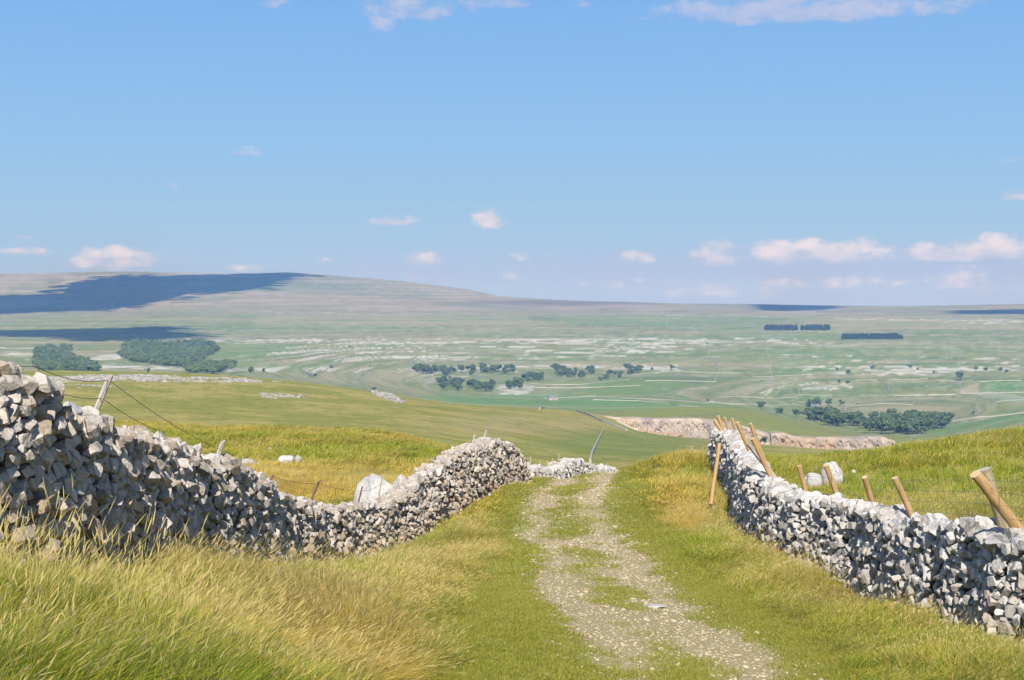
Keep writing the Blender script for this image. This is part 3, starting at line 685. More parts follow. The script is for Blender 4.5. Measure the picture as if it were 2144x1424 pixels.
# ------------------------------------------------------------------ stakes and wires
def tube(name, pts, rad, mat, parent=None, n=5):
    pts = np.array(pts, float); V, F = [], []
    for i, p in enumerate(pts):
        d = pts[min(i + 1, len(pts) - 1)] - pts[max(i - 1, 0)]; d /= np.linalg.norm(d)
        a = np.cross(d, [0, 0, 1.]); a = a / (np.linalg.norm(a) + 1e-9) if np.linalg.norm(a) > .1 else np.array([1., 0, 0]); b = np.cross(d, a)
        for k in range(n): t = 2 * math.pi * k / n; V.append(p + rad * (math.cos(t) * a + math.sin(t) * b))
    for i in range(len(pts) - 1):
        for k in range(n): F.append((i * n + k, i * n + (k + 1) % n, (i + 1) * n + (k + 1) % n, (i + 1) * n + k))
    return np.array(V), np.array(F)
def stake(ut, vt, ub, vb, Y, wpx, mat, label, extra=.9, square=False, dY=.0, group=None, seed=0):
    r = np.random.default_rng(seed + int(ut)); T = pt(ut, vt, Y - dY); Bp = pt(ub, vb, Y); d = Bp - T; L = np.linalg.norm(d); d /= L; Ltot = L + extra
    w = wpx / FPX * Y / 2; n = 6 if square else 12; rings = 12; V, F, E = [], [], []
    Q = Vector(-d).to_track_quat('Z', 'Y').to_matrix(); Q = np.array(Q)
    for i in range(rings):
        t = i / (rings - 1); rr = w * (1.0 + .1 * (1 - t)) * (1 + .012 * r.normal()); ox, oy = .025 * w * r.normal(size=2)
        for k in range(n):
            a = 2 * math.pi * k / n; q = 1.0 if not square else (1.15 if k % 3 else .65)
            V.append([ox + rr * q * math.cos(a) * (1 + .05 * r.normal()), oy + rr * q * math.sin(a) * (.55 if square else 1) * (1 + .05 * r.normal()), t * Ltot]); E.append(0)
    for k in range(n): V[-n + k][2] += .5 * w * math.cos(2 * math.pi * k / n + 1) * (1 if square else .35)
    for i in range(rings - 1):
        for k in range(n): F.append((i * n + k, i * n + (k + 1) % n, (i + 1) * n + (k + 1) % n, (i + 1) * n + k))
    m = len(V); V += [list(v) for v in V[-n:]]; E += [1] * n
    V.append([0, 0, Ltot + .02 * w]); E.append(1)
    tri = [(m + k, m + (k + 1) % n, m + n) for k in range(n)]
    o = mesh_np('stake', np.array(V), [np.array(F), np.array(tri)], mat, attrs={'end': ('POINT', np.array(E, float))}, smooth=not square)
    base = T + d * Ltot; M4 = Matrix([[*Q[0], base[0]], [*Q[1], base[1]], [*Q[2], base[2]], [0, 0, 0, 1]]); o.matrix_world = M4
    tag(o, label, 'stake', group); return T
GRW = 'stakes leaning behind the right wall'; GLW = 'old stakes wedged in the left wall'; GCL = 'stakes bristling from the far end of the right wall'
for a in [(2042, 992, 2133, 1108, 21.8, 23, M_PINE, 'thick orange strainer stake leaning left at the near end of the right wall', .9, False, .5, GRW),
          (2062, 982, 2098, 1092, 22.6, 24, M_PALEWOOD, 'thick grey stake crossing just behind the orange strainer stake', .9, False, .2, GRW),
          (1874, 1000, 1913, 1088, 27.2, 13, M_PINE, 'orange stake leaning left, first one left of the thick strainer', .8, False, .3, GRW),
          (1810, 999, 1827, 1056, 29.5, 12, M_PINE, 'orange stake leaning left, second one left of the thick strainer', .8, False, .3, GRW),
          (1729, 974, 1756, 1046, 31.6, 12, M_PINE, 'orange stake rising in front of the two white boulders', .8, False, .3, GRW),
          (1673, 975, 1688, 1034, 33.8, 10, M_PINE, 'short orange stake just left of the white boulders', .8, False, .2, GRW),
          (1576, 918, 1624, 1020, 36.5, 10, M_PINE, 'tall orange stake leaning along the dip of the right wall, right of the pair', .7, False, .5, GRW),
          (1567, 930, 1640, 1022, 37, 12, M_GREYWOOD, 'flat grey plank stake leaning beside the tall orange stake', .7, True, .5, GRW),
          (1543, 884, 1580, 966, 42, 9, M_PINE, 'tall orange stake leaning left of the grey plank', .7, False, .4, GRW),
          (1571, 887, 1592, 942, 45, 8, M_PINE, 'orange stake standing apart right of the far cluster', 1.2, False, .3, GRW),
          (1507, 928, 1490, 1043, 43.2, 8, M_PINE, 'orange stake leaning right on the track side of the white wall', .15, False, .0, None),
          (1495, 879, 1517, 912, 53, 8, M_PINE, 'thick short orange stake, leftmost of the far cluster', .6, False, .2, GCL),
          (1503, 871, 1514, 902, 55, 7, M_PINE, 'orange stake with the highest tip of the far cluster', .6, False, .2, GCL),
          (1517, 874, 1526, 902, 56, 6, M_PINE, 'slim orange stake in the middle of the far cluster', .6, False, .2, GCL),
          (1528, 881, 1533, 905, 56, 6, M_GREYWOOD, 'white weathered stake between two orange ones in the far cluster', .6, True, .1, GCL),
          (1533, 876, 1541, 908, 54, 6, M_PINE, 'slim orange stake at the right of the far cluster', .6, False, .2, GCL),
          (231, 788, 195, 874, 17.0, 18, M_GREYWOOD, 'tall silvery split stake leaning right above the left wall', .6, True, .0, GLW),
          (467, 924, 451, 968, 24.4, 15, M_GREYWOOD, 'short silvery stake leaning right, second along the left wall', .6, True, .0, GLW),
          (572, 993, 561, 1020, 30.2, 9, M_BROWNWOOD, 'dark stub of a stake where the left wall starts to dip', .6, True, .0, GLW),
          (669, 1006, 650, 1052, 36.6, 10, M_BROWNWOOD, 'brown leaning stake at the lowest dip of the left wall', .6, True, .0, GLW),
          (759, 1018, 750, 1055, 39.8, 6, M_BROWNWOOD, 'thin brown stake against the left side of the grey boulder', .6, True, .0, GLW),
          (801, 995, 792, 1040, 41.6, 6, M_GREYWOOD, 'thin pale stake in front of the grey boulder', .6, True, .0, GLW),
          (912, 955, 907, 978, 46, 5, M_BROWNWOOD, 'small brown stub on the rising part of the left wall', .5, True, .0, GLW),
          (994, 909, 989, 932, 50.6, 5, M_GREYWOOD, 'thin silvery stake left of another on the left wall crest', .5, True, .0, GLW),
          (1018, 901, 1012, 925, 52, 6, M_GREYWOOD, 'silvery stake beside the top of the left wall crest', .5, True, .0, GLW)]:
    stake(*a)
for (ut, vt, vb, Y) in [(1093, 958, 975, 60), (1111, 957, 977, 62), (1131, 966, 980, 64.5), (1147, 965, 982, 67), (1157, 960, 978, 68.6), (1170, 950, 972, 70.4), (1272, 971, 984, 92)]:
    WHICH = {1093: 'leftmost', 1111: 'second from left', 1131: 'third from left', 1147: 'fourth from left', 1157: 'fifth from left', 1170: 'sixth from left', 1272: 'lone rightmost'}
    stake(ut, vt, ut - 1, vb, Y, 3.6, M_PALEWOOD, WHICH[ut] + ' tiny pale stake above the far low wall beyond the brow', .6, True, 0, 'tiny stakes in the far low wall')
def wire(name, ctrl, rad, mat, label, sag=.0):
    P_ = [pt(*c) for c in ctrl]; out = []
    for a, b in zip(P_[:-1], P_[1:]):
        for k in range(8): t = k / 8; q = a * (1 - t) + b * t; q = q - np.array([0, 0, sag * 4 * t * (1 - t)]); out.append(q)
    out.append(P_[-1]); V, F = tube(name, out, rad, mat); o = mesh_np(name, V, F, mat, smooth=True); tag(o, label, 'wire'); return o
wire('fence_wire', [(-300, 700, 13.2), (76, 768, 15.2), (228, 796, 17.0), (466, 944, 24.4)], .0035, M_WIRE, 'upper rusty wire running past the tip of the silvery split stake', .06)
wire('fence_wire', [(-300, 745, 13.0), (92, 810, 15.1), (214, 834, 17.0), (345, 906, 20.8)], .0035, M_WIRE, 'lower rusty wire crossing the middle of the silvery split stake', .04)
wire('fence_wire', [(571, 998, 30.2), (667, 1012, 36.6), (757, 1028, 39.8), (800, 1012, 41.6)], .004, M_WIRE, 'faint rusty wire over the dip of the left wall', .05)
# netting on the right-hand stakes
NET = [(1673, 980, 33.8), (1729, 982, 31.6), (1810, 1004, 29.5), (1874, 1006, 27.2), (2055, 1004, 22.2), (2144, 1010, 20.4), (2400, 1060, 18)]
V_, F_ = [], []; off = 0
for dz in (0, .16, .32, .48, .66, .84):
    pts = [pt(*c) - [0, 0, dz] + [.12 * dz, .0, 0] for c in NET]; fine_ = []
    for a, b in zip(pts[:-1], pts[1:]):
        for k in range(6): fine_.append(a + (b - a) * k / 6)
    fine_.append(pts[-1]); a, b = tube('w', fine_, .0022, None, n=4); V_.append(a); F_.append(b + off); off += len(a)
NPt = np.array([pt(*c) for c in NET]); sl = np.r_[0, np.cumsum(np.linalg.norm(np.diff(NPt, axis=0), axis=1))]
for s in np.arange(.1, sl[-1], .17):
    p = np.array([np.interp(s, sl, NPt[:, k]) for k in range(3)]); a, b = tube('w', [p, p + [.1, 0, -.84]], .0012, None, n=3); V_.append(a); F_.append(b + off); off += len(a)
F4 = [f for f in F_]
tag(mesh_np('wire_netting', np.concatenate(V_), np.concatenate(F4), M_GALV), 'thin wire netting strung between the orange stakes behind the right wall', 'netting')

# ------------------------------------------------------------------ scattering on the land (uncountable cover)
def scatter(name, src, pts, rot, scl, idx, label, cat, extra=None):
    me = bpy.data.meshes.new(name); n = len(pts)
    me.vertices.add(n); me.vertices.foreach_set('co', np.asarray(pts, np.float32).ravel())
    for k, a in (('rot', rot), ('scl', scl)):
        q = me.attributes.new(k, 'FLOAT_VECTOR', 'POINT'); q.data.foreach_set('vector', np.asarray(a, np.float32).ravel())
    q = me.attributes.new('idx', 'INT', 'POINT'); q.data.foreach_set('value', np.asarray(idx, np.int32))
    for k, a in (extra or {}).items():
        q = me.attributes.new(k, 'FLOAT', 'POINT'); q.data.foreach_set('value', np.asarray(a, np.float32))
    o = bpy.data.objects.new(name, me); COL.objects.link(o)
    cl = bpy.data.collections.new(name + '_kinds')
    for i, s in enumerate(src): s.name = '%s_kind_%02d' % (name, i); cl.objects.link(s)
    g = bpy.data.node_groups.new(name + '_scatter', 'GeometryNodeTree')
    g.interface.new_socket('Geometry', in_out='INPUT', socket_type='NodeSocketGeometry'); g.interface.new_socket('Geometry', in_out='OUTPUT', socket_type='NodeSocketGeometry')
    N, L = g.nodes, g.links; gi, go = N.new('NodeGroupInput'), N.new('NodeGroupOutput')
    ci = N.new('GeometryNodeCollectionInfo'); ci.inputs['Collection'].default_value = cl; ci.inputs['Separate Children'].default_value = True; ci.inputs['Reset Children'].default_value = True
    ip = N.new('GeometryNodeInstanceOnPoints'); ip.inputs['Pick Instance'].default_value = True
    def na(nm, dt): a = N.new('GeometryNodeInputNamedAttribute'); a.data_type = dt; a.inputs[0].default_value = nm; return next(s for s in a.outputs if s.enabled and s.name == 'Attribute')
    L.new(gi.outputs[0], ip.inputs['Points']); L.new(ci.outputs[0], ip.inputs['Instance']); L.new(na('idx', 'INT'), ip.inputs['Instance Index'])
    L.new(na('rot', 'FLOAT_VECTOR'), ip.inputs['Rotation']); L.new(na('scl', 'FLOAT_VECTOR'), ip.inputs['Scale']); L.new(ip.outputs[0], go.inputs[0])
    md = o.modifiers.new('scatter', 'NODES'); md.node_group = g
    tag(o, label, cat, kind='stuff'); return o

def grass_mat(name, g1, g2, gold, straw=False, trans=.35):
    m, B = new_mat(name); P = geo_pos(B); t = B.attr('t').outputs['Fac']; rv = B.attr('rv').outputs['Fac']
    gd = B.attr('gold', 'INSTANCER').outputs['Fac']
    n = B.noise(P, 1.5, 4, .65); n2 = B.noise(P, .13, 3, .6)
    c = B.mix(B.rng(B.m('ADD', n, B.m('MULTIPLY', B.m('SUBTRACT', rv, .5), .75)), .3, .7), g1, g2)
    k = B.m('ADD', B.m('ADD', gd, B.m('MULTIPLY', B.m('SUBTRACT', rv, .5), 1.3)), B.m('MULTIPLY', B.m('SUBTRACT', n2, .5), .8))
    k = B.m('ADD', k, B.m('MULTIPLY', B.m('SUBTRACT', t, .5), .35))
    c = B.mix(B.rng(k, .3, .95), c, gold)
    d = B.n.new('ShaderNodeBsdfDiffuse'); B.l.new(c, d.inputs[0]); tr = B.n.new('ShaderNodeBsdfTranslucent'); B.l.new(c, tr.inputs[0])
    mx = B.n.new('ShaderNodeMixShader'); mx.inputs[0].default_value = trans; B.l.new(d.outputs[0], mx.inputs[1]); B.l.new(tr.outputs[0], mx.inputs[2])
    o = B.n.new('ShaderNodeOutputMaterial'); B.l.new(mx.outputs[0], o.inputs[0]); return m
M_TALL = grass_mat('tall_grass', (.11, .19, .02, 1), (.39, .42, .035, 1), (.70, .48, .11, 1))
M_STRAW = grass_mat('straw_stalks', (.48, .40, .13, 1), (.56, .45, .18, 1), (.60, .45, .19, 1))
M_TURF = grass_mat('short_turf', (.22, .24, .035, 1), (.31, .295, .055, 1), (.44, .37, .11, 1))
def blades(nb, rad, hmin, hmax, width, curl, lean, seed, straw=0.0, segs=3, seedhead=0.0):
    r = np.random.default_rng(seed); V, F3, F4, T, RVv, FM3, FM4 = [], [], [], [], [], [], []
    for b in range(nb):
        st_ = r.random() < straw; a = r.uniform(0, 2 * math.pi); q = rad * math.sqrt(r.random()); x, y = q * math.cos(a), q * math.sin(a)
        h = r.uniform(hmin, hmax) * (1.25 if st_ else 1); w = width * r.uniform(.6, 1.2) * (.6 if st_ else 1)
        da = a + r.normal(0, .8); c = curl * r.uniform(.3, 1.2) * (.5 if st_ else 1); dx, dy = math.cos(da) * c + lean * r.uniform(.4, 1.3), math.sin(da) * c
        fa = r.uniform(0, math.pi); wx, wy = math.cos(fa) * w, math.sin(fa) * w; i0 = len(V); rv_ = r.random(); n = segs
        ss = [i / n for i in range(n)] ; 
        for s in ss:
            px, py, pz = x + dx * h * s ** 1.9, y + dy * h * s ** 1.9, h * (s - .28 * (dx * dx + dy * dy) * s ** 2.2); ww = (1 - s * .55)
            V += [(px - wx * ww, py - wy * ww, pz), (px + wx * ww, py + wy * ww, pz)]; T += [s, s]; RVv += [rv_, rv_]
        s = 1.0; px, py, pz = x + dx * h, y + dy * h, h * (1 - .28 * (dx * dx + dy * dy)); V.append((px, py, pz)); T.append(1); RVv.append(rv_)
        for i in range(n - 1): F4.append((i0 + 2 * i, i0 + 2 * i + 1, i0 + 2 * i + 3, i0 + 2 * i + 2)); FM4.append(int(st_))
        F3.append((i0 + 2 * n - 2, i0 + 2 * n - 1, i0 + 2 * n)); FM3.append(int(st_))
        if st_ and r.random() < seedhead:     # feathery seed head
            j = len(V); hw = width * 2.0; hl = h * .16; d = np.array([dx * 1.6, dy * 1.6, 1.0]); d /= np.linalg.norm(d); p0 = np.array([px, py, pz]) - d * hl * .5
            for (f_, w_) in ((0, .2), (.35, 1), (.7, .7), (1, .1)):
                p = p0 + d * hl * f_; V += [tuple(p - np.array([wx, wy, 0]) / w * hw * w_), tuple(p + np.array([wx, wy, 0]) / w * hw * w_)]; T += [1, 1]; RVv += [rv_, rv_]
            for i in range(3): F4.append((j + 2 * i, j + 2 * i + 1, j + 2 * i + 3, j + 2 * i + 2)); FM4.append(1)
    return mesh_np('g', np.array(V), [np.array(F4), np.array(F3)], [M_TALL, M_STRAW], parent=False, fmat=FM4 + FM3, attrs={'t': ('POINT', T), 'rv': ('POINT', RVv)})
def turf(nb, rad, hmin, hmax, width, seed):
    o = blades(nb, rad, hmin, hmax, width, .5, .0, seed, segs=2); o.data.materials.clear(); o.data.materials.append(M_TURF)
    o.data.polygons.foreach_set('material_index', np.zeros(len(o.data.polygons), np.int32)); return o

# ---- tall verge and field grass
def left_wall_x(Y): return np.interp(Y, LW[1], LW[0])
def right_wall_x(Y): return np.interp(Y, RW[1][::-1] if RW[1][0] > RW[1][-1] else RW[1], RW[0][::-1] if RW[1][0] > RW[1][-1] else RW[0])
def cover(n, y0, y1, umin, umax, seed):
    """points spread evenly over the ground inside the view wedge (a margin wider)"""
    r = np.random.default_rng(seed); Y = np.sqrt(r.uniform(y0 ** 2, y1 ** 2, n)); u = r.uniform(umin, umax, n); return (u - U0) / FPX * Y, Y, r
pts_, rot_, scl_, idx_, gold_ = [], [], [], [], []
KINDS_T = [blades(140, .17, .14, .36, .0025, .65, .5, 1, .05, 4, .5), blades(140, .19, .12, .36, .0026, .8, .45, 2, .10, 4, .5), blades(100, .17, .2, .46, .0022, .5, .55, 3, .35, 4, .6),
           blades(100, .2, .13, .32, .0032, .7, .45, 4, .08, 3, .4), blades(90, .2, .16, .38, .0028, .55, .5, 5, .35, 3, .5),
           blades(80, .26, .12, .28, .0060, .7, .4, 6, .10, 3), blades(70, .26, .15, .32, .0055, .6, .45, 7, .35, 3),
           blades(12, .24, .26, .60, .0016, .9, .6, 8, 1.0, 4, .9)]
for (n, y0, y1, u0, u1, zone) in ((15000, 5.0, 20, -260, 2420, 0), (30000, 20, 44, -150, 2300, 1), (36000, 44, 76, -120, 2280, 2), (34000, 76, 135, -120, 2280, 3)):
    X, Y, r = cover(n, y0, y1, u0, u1, 40 + zone)
    tl, tr = track_l(Y), track_r(Y); off = np.minimum(1e9, np.where(X < tl, tl - X, np.where(X > tr, X - tr, -1)))
    edge = off + (fbm(X * .6, Y * .35, 3, 61) - .5) * 1.4
    lx, rx = left_wall_x(Y), right_wall_x(Y)
    onwall = (np.abs(X - lx) < .33) & (Y < 57.5) | (np.abs(X - rx) < .42) & (Y < 59)
    keep = (edge > .15) & (r.random(n) < .35 + 1.6 * sstep(.3, .6, fbm(X * 1.3, Y * .9, 3, 97))) & ~onwall & ~((Y > 60) & (Y < 114) & (np.abs(X - np.interp(Y, LW2[1], LW2[0])) < .4))
    H = .34 + .50 * sstep(.1, 1.8, edge) ; H *= .25 + 1.5 * fbm(X * .7, Y * .5, 3, 62)
    rightv = (X > tr) & (X < rx); H = np.where(rightv, H * .82, H); H = np.where((X > rx), H * .8, H)
    behind = (X < lx - .2) | (Y > 60); H = np.where(behind, H * .8, H)
    near_l = (X < tl) & (X > lx); H = np.where(near_l & (Y < 24), H * 1.1, H); H = np.where(near_l, H * (1 - (.35 + .3 * sstep(18, 30, Y)) * np.exp(-((X - lx) / 1.1) ** 2)), H)
    # golden zones
    g = .13 + 1.35 * (fbm(X * .28 + 5, Y * .16, 4, 63, .6) - .42)
    u = U0 + FPX * X / Y; Zh = height(X, Y); v = V0 + FPX * (EYE - Zh) / Y
    g += .55 * np.exp(-((off - .9) / .8) ** 2) * near_l * (Y > 12) * (.4 + fbm(X, Y * .5, 2, 3))
    g += .30 * np.exp(-((X - lx) / .8) ** 2) * near_l + .08 * (X < lx) * (Y > 30)
    flat = (X < lx) & (Y > 52) & (Y < 82); g += np.where(flat, .48, 0) ; g += np.where((X < lx + 20) & (u < 1000) & (Y > 104) & (Y < 122), .30, 0)
    g += .5 * np.exp(-((u - 1400) / 110) ** 2) * (Y > 38) * (Y < 60) * rightv
    g -= .12 * np.exp(-((u - 250) / 300) ** 2) * (Y < 12)
    m = keep; k = int(m.sum()); rr = r.random(k)
    gz = g[m]
    base = {0: (0, 1, 2, 7), 1: (3, 3, 4, 7), 2: (5, 5, 6, 4), 3: (5, 5, 6, 6)}[zone]
    pg = np.clip(gz + .02, .03, .6)
    nearwall = (np.abs(X - lx) < 1.3)[m]
    ix = np.where(rr < pg * .5, base[2], np.where((rr < pg * .5 + .12) & ~nearwall, base[3], np.where(rr < .6 + pg * .2, base[0], base[1])))
    pts_.append(np.c_[X[m], Y[m], Zh[m] - .015]); idx_.append(ix); gold_.append(gz)
    sw = (fbm(X * .55, Y * .4, 3, 88) - .5) * 5.5
    rot_.append(np.c_[r.normal(0, .16, k), r.normal(.04, .2, k), sw[m] + r.normal(.1, .6, k)])
    s = H[m] * r.uniform(.75, 1.25, k); wd = {0: 1.0, 1: 1.0, 2: 1.15, 3: 1.7}[zone]
    scl_.append(np.c_[np.full(k, wd) * r.uniform(.85, 1.2, k), np.full(k, wd) * r.uniform(.85, 1.2, k), s * 1.15])
scatter('grass', KINDS_T, np.concatenate(pts_), np.concatenate(rot_), np.concatenate(scl_), np.concatenate(idx_), 'long green and straw coloured grass over the verges and fields', 'grass', {'gold': np.concatenate(gold_)})

# ---- short turf on and beside the track
KT = [turf(90, .2, .02, .055, .0042, 11), turf(90, .2, .015, .045, .005, 12), turf(60, .22, .03, .07, .008, 13)]
P2, R2, S2, I2, G2 = [], [], [], [], []
for (n, y0, y1, z) in ((9000, 15, 30, 0), (14000, 30, 62, 1)):
    X, Y, r = cover(n, y0, y1, 850, 1900, 70 + z); tl, tr = track_l(Y), track_r(Y)
    st2 = stony(X, Y); keep = (X > tl - .6) & (X < tr + .6) & (r.random(n) > st2 * 1.35)
    k = int(keep.sum()); P2.append(np.c_[X, Y, height(X, Y) + .012][keep]); R2.append(np.c_[np.zeros(k), np.zeros(k), r.uniform(-3, 3, k)])
    w = (1.0, 1.25)[z]; S2.append(np.c_[np.full(k, w), np.full(k, w), r.uniform(.6, 1.3, k)]); I2.append(r.integers(0, 2, k) if z == 0 else r.integers(1, 3, k))
    G2.append((.05 + .6 * (fbm(X * .7, Y * .4, 3, 71) - .45) + .25 * st2)[keep])
scatter('turf', KT, np.concatenate(P2), np.concatenate(R2), np.concatenate(S2), np.concatenate(I2), 'short mown looking turf along and between the wheel ruts', 'turf', {'gold': np.concatenate(G2)})

# ---- gravel in the ruts
mg, B = new_mat('gravel_stone'); P = geo_pos(B); oi = B.n.new('ShaderNodeObjectInfo'); c = B.mix(oi.outputs['Random'], (.54, .45, .31, 1), (.38, .305, .19, 1)); finish(mg, B, B.mix(B.noise(P, 30, 3), c, (.46, .38, .25, 1)), .95)
KG = [mesh_np('p', RV1[i] * [1, .8, .5], RF1, mg, parent=False) for i in range(6)]
P3, S3 = [], []
X, Y, r = cover(80000, 16, 60, 1000, 1850, 90); st3 = stony(X, Y)
keep = (X > track_l(Y)) & (X < track_r(Y)) & (r.random(len(X)) < st3 * .5 + .008); X, Y = X[keep], Y[keep]; k = len(X)
sz = r.uniform(.008, .020, k) * (1 + 1.2 * (r.random(k) < .05)) * (1 + .3 * sstep(30, 50, Y))
scatter('gravel', KG, np.c_[X, Y, height(X, Y) + .024 + sz * .15], np.c_[r.normal(0, .2, k), r.normal(0, .2, k), r.uniform(-3, 3, k)], np.c_[sz * 1.3, sz, sz], r.integers(0, 6, k), 'pale limestone gravel lying in the two wheel ruts', 'gravel')

# ---- limestone pavement on the middle hill: broken rock at the surface
RVp, RFp = rocks(8, 2, 55, planes=(8, 12), rough=.04)
KP = [mesh_np('p', RVp[i], RFp, M_PAVE, parent=False, attrs={'tint': ('POINT', np.full(len(RVp[i]), i / 8)), 'low': ('POINT', np.zeros(len(RVp[i])))}) for i in range(8)]
selm = np.nonzero((m2 > .4) & (TY > 300) & (TY < 800))[0]
rs = np.random.default_rng(5); pick = rs.choice(selm, min(len(selm), 5200), replace=False); k = len(pick)
sz = rs.uniform(.25, .85, k) * (TY[pick] / 600)
scatter('limestone_pavement', KP, np.c_[TX[pick] + rs.normal(0, .6, k), TY[pick] + rs.normal(0, 2, k), TZ[pick] + .02], np.c_[rs.normal(0, .12, k), rs.normal(0, .12, k), rs.uniform(-3, 3, k)],
        np.c_[sz * 1.2, sz * .9, sz * .3], rs.integers(0, 8, k), 'white limestone pavement breaking the turf along the hill crest', 'limestone pavement')

# ------------------------------------------------------------------ quarry
def cliff(name, ctrl, Yc, depth, label, seed):
    c = np.array(ctrl, float); uu = np.linspace(c[0, 0], c[-1, 0], int((c[-1, 0] - c[0, 0]) / 1.2)); vt = np.interp(uu, c[:, 0], c[:, 1])
    rows = 30; V = []
    for j in range(rows):
        t = j / (rows - 1)
        rel = (fbm(uu / 9.0, np.full(len(uu), t * 7 + seed), 4, seed) - .5) * 9 + (fbm(uu / 2.2, np.full(len(uu), t * 14), 3, seed + 3) - .5) * 3
        bench = -9.0 * np.floor(t * 3 + .15 * (fbm(uu / 30, uu * 0, 2, seed) - .5))
        Y = Yc - 3 - 14 * t + rel * sstep(0, .15, np.full(len(uu), t)) + bench * .6; X = (uu - U0) / FPX * Yc
        zt = EYE - (vt - V0) / FPX * Yc + .6; V.append(np.c_[X, Y, zt - t * depth])
    V = np.concatenate(V); nx = len(uu); ii = (np.arange(rows - 1)[:, None] * nx + np.arange(nx - 1)[None]).ravel()
    # a lip running back into the field, so the face has a top
    lip = np.c_[(uu - U0) / FPX * Yc, np.full(nx, Yc + 22), EYE - (vt - V0) / FPX * Yc + .2 - .5]; b = len(V); V = np.concatenate([V, lip]); jj = np.arange(nx - 1)
    F = np.concatenate([np.c_[ii, ii + 1, ii + nx + 1, ii + nx], np.c_[b + jj, b + jj + 1, jj + 1, jj]])
    o = mesh_np(name, V, F, M_QUARRY, smooth=False); tag(o, label, 'quarry face'); return o
mq, B = new_mat('quarried_limestone'); P = geo_pos(B)
mp = B.n.new('ShaderNodeMapping'); B.l.new(P, mp.inputs[0]); mp.inputs['Scale'].default_value = (.7, .3, .4)
a1 = B.noise(mp.outputs[0], .16, 5, .65); a2 = B.noise(mp.outputs[0], .6, 4, .6); a3 = B.noise(P, .016, 3)
c = B.mix(B.rng(a1, .38, .62), (.42, .345, .27, 1), (.29, .245, .20, 1)); c = B.mix(B.rng(a3, .55, .62, 0, .7), c, (.40, .28, .16, 1)); c = B.mix(B.rng(a2, .5, .7, 0, .35), c, (.24, .21, .19, 1))
M_QUARRY = finish(mq, B, c, .95, a2, .5, .6, .05)
cliff('quarry_face', [(1254, 871), (1290, 875), (1340, 876.5), (1380, 879), (1450, 877), (1500, 882), (1540, 889), (1580, 900), (1600, 906), (1625, 911)], 1086, 26, 'long pale quarry face below the green field, left part behind the stake cluster', 3)
cliff('quarry_face', [(1612, 909), (1640, 907), (1662, 915), (1700, 917), (1760, 917), (1800, 919), (1815, 916), (1850, 915.5), (1872, 925)], 1082, 22, 'grey drilled quarry face ending at the right beside the grassy rise', 9)

# ------------------------------------------------------------------ field walls far off
mfw, B = new_mat('far_wall_stone'); finish(mfw, B, B.mix(B.noise(geo_pos(B), .3, 3), (.42, .40, .35, 1), (.30, .29, .25, 1)), .95)
def far_wall(uvs, label, ymin, h=1.7, w=.9, group=None):
    P_ = [at(u, v, ymin) for u, v in uvs]; P_ = np.array(P_)[:, :2]; seg = np.r_[0, np.cumsum(np.hypot(*np.diff(P_, axis=0).T))]
    n = max(4, int(seg[-1] / max(4.0, P_[:, 1].mean() * .004))); s = np.linspace(0, seg[-1], n); X, Y = np.interp(s, seg, P_[:, 0]), np.interp(s, seg, P_[:, 1])
    X += (vnoise(s / 40, s * 0, 3) - .5) * 6 * (ymin > 1500); Z = height(X, Y); dx, dy = np.gradient(X), np.gradient(Y); dl = np.hypot(dx, dy); nx_, ny_ = dy / dl, -dx / dl
    hh = h * (.75 + .5 * vnoise(s / 12, s * 0, 9)); R_ = []
    for sg, z in ((1, -.4), (.7, 1), (-.7, 1), (-1, -.4)): R_.append(np.c_[X + nx_ * w * sg / 2, Y + ny_ * w * sg / 2, Z + (hh if z > 0 else -.4)])
    V = np.concatenate(R_); i = np.arange(n - 1); F = np.concatenate([np.c_[i + a * n, i + 1 + a * n, i + 1 + (a + 1) * n, i + (a + 1) * n] for a in range(3)])
    F = np.concatenate([F, [[0, n, 2 * n, 3 * n], [n - 1, 4 * n - 1, 3 * n - 1, 2 * n - 1]]])
    o = mesh_np('field_wall', V, F, mfw); tag(o, label, 'field wall', group or 'stone field walls across the valley'); return o
far_wall([(1236, 970), (1240, 950), (1252, 925), (1262, 903)], 'grey field wall climbing the green slope below the quarry corner', 150, .55, .4)
far_wall([(1130, 857), (1180, 858), (1215, 864), (1240, 873), (1262, 884), (1290, 894), (1312, 902)], 'field wall curving down along the near rim of the quarry', 500, .8, .7)
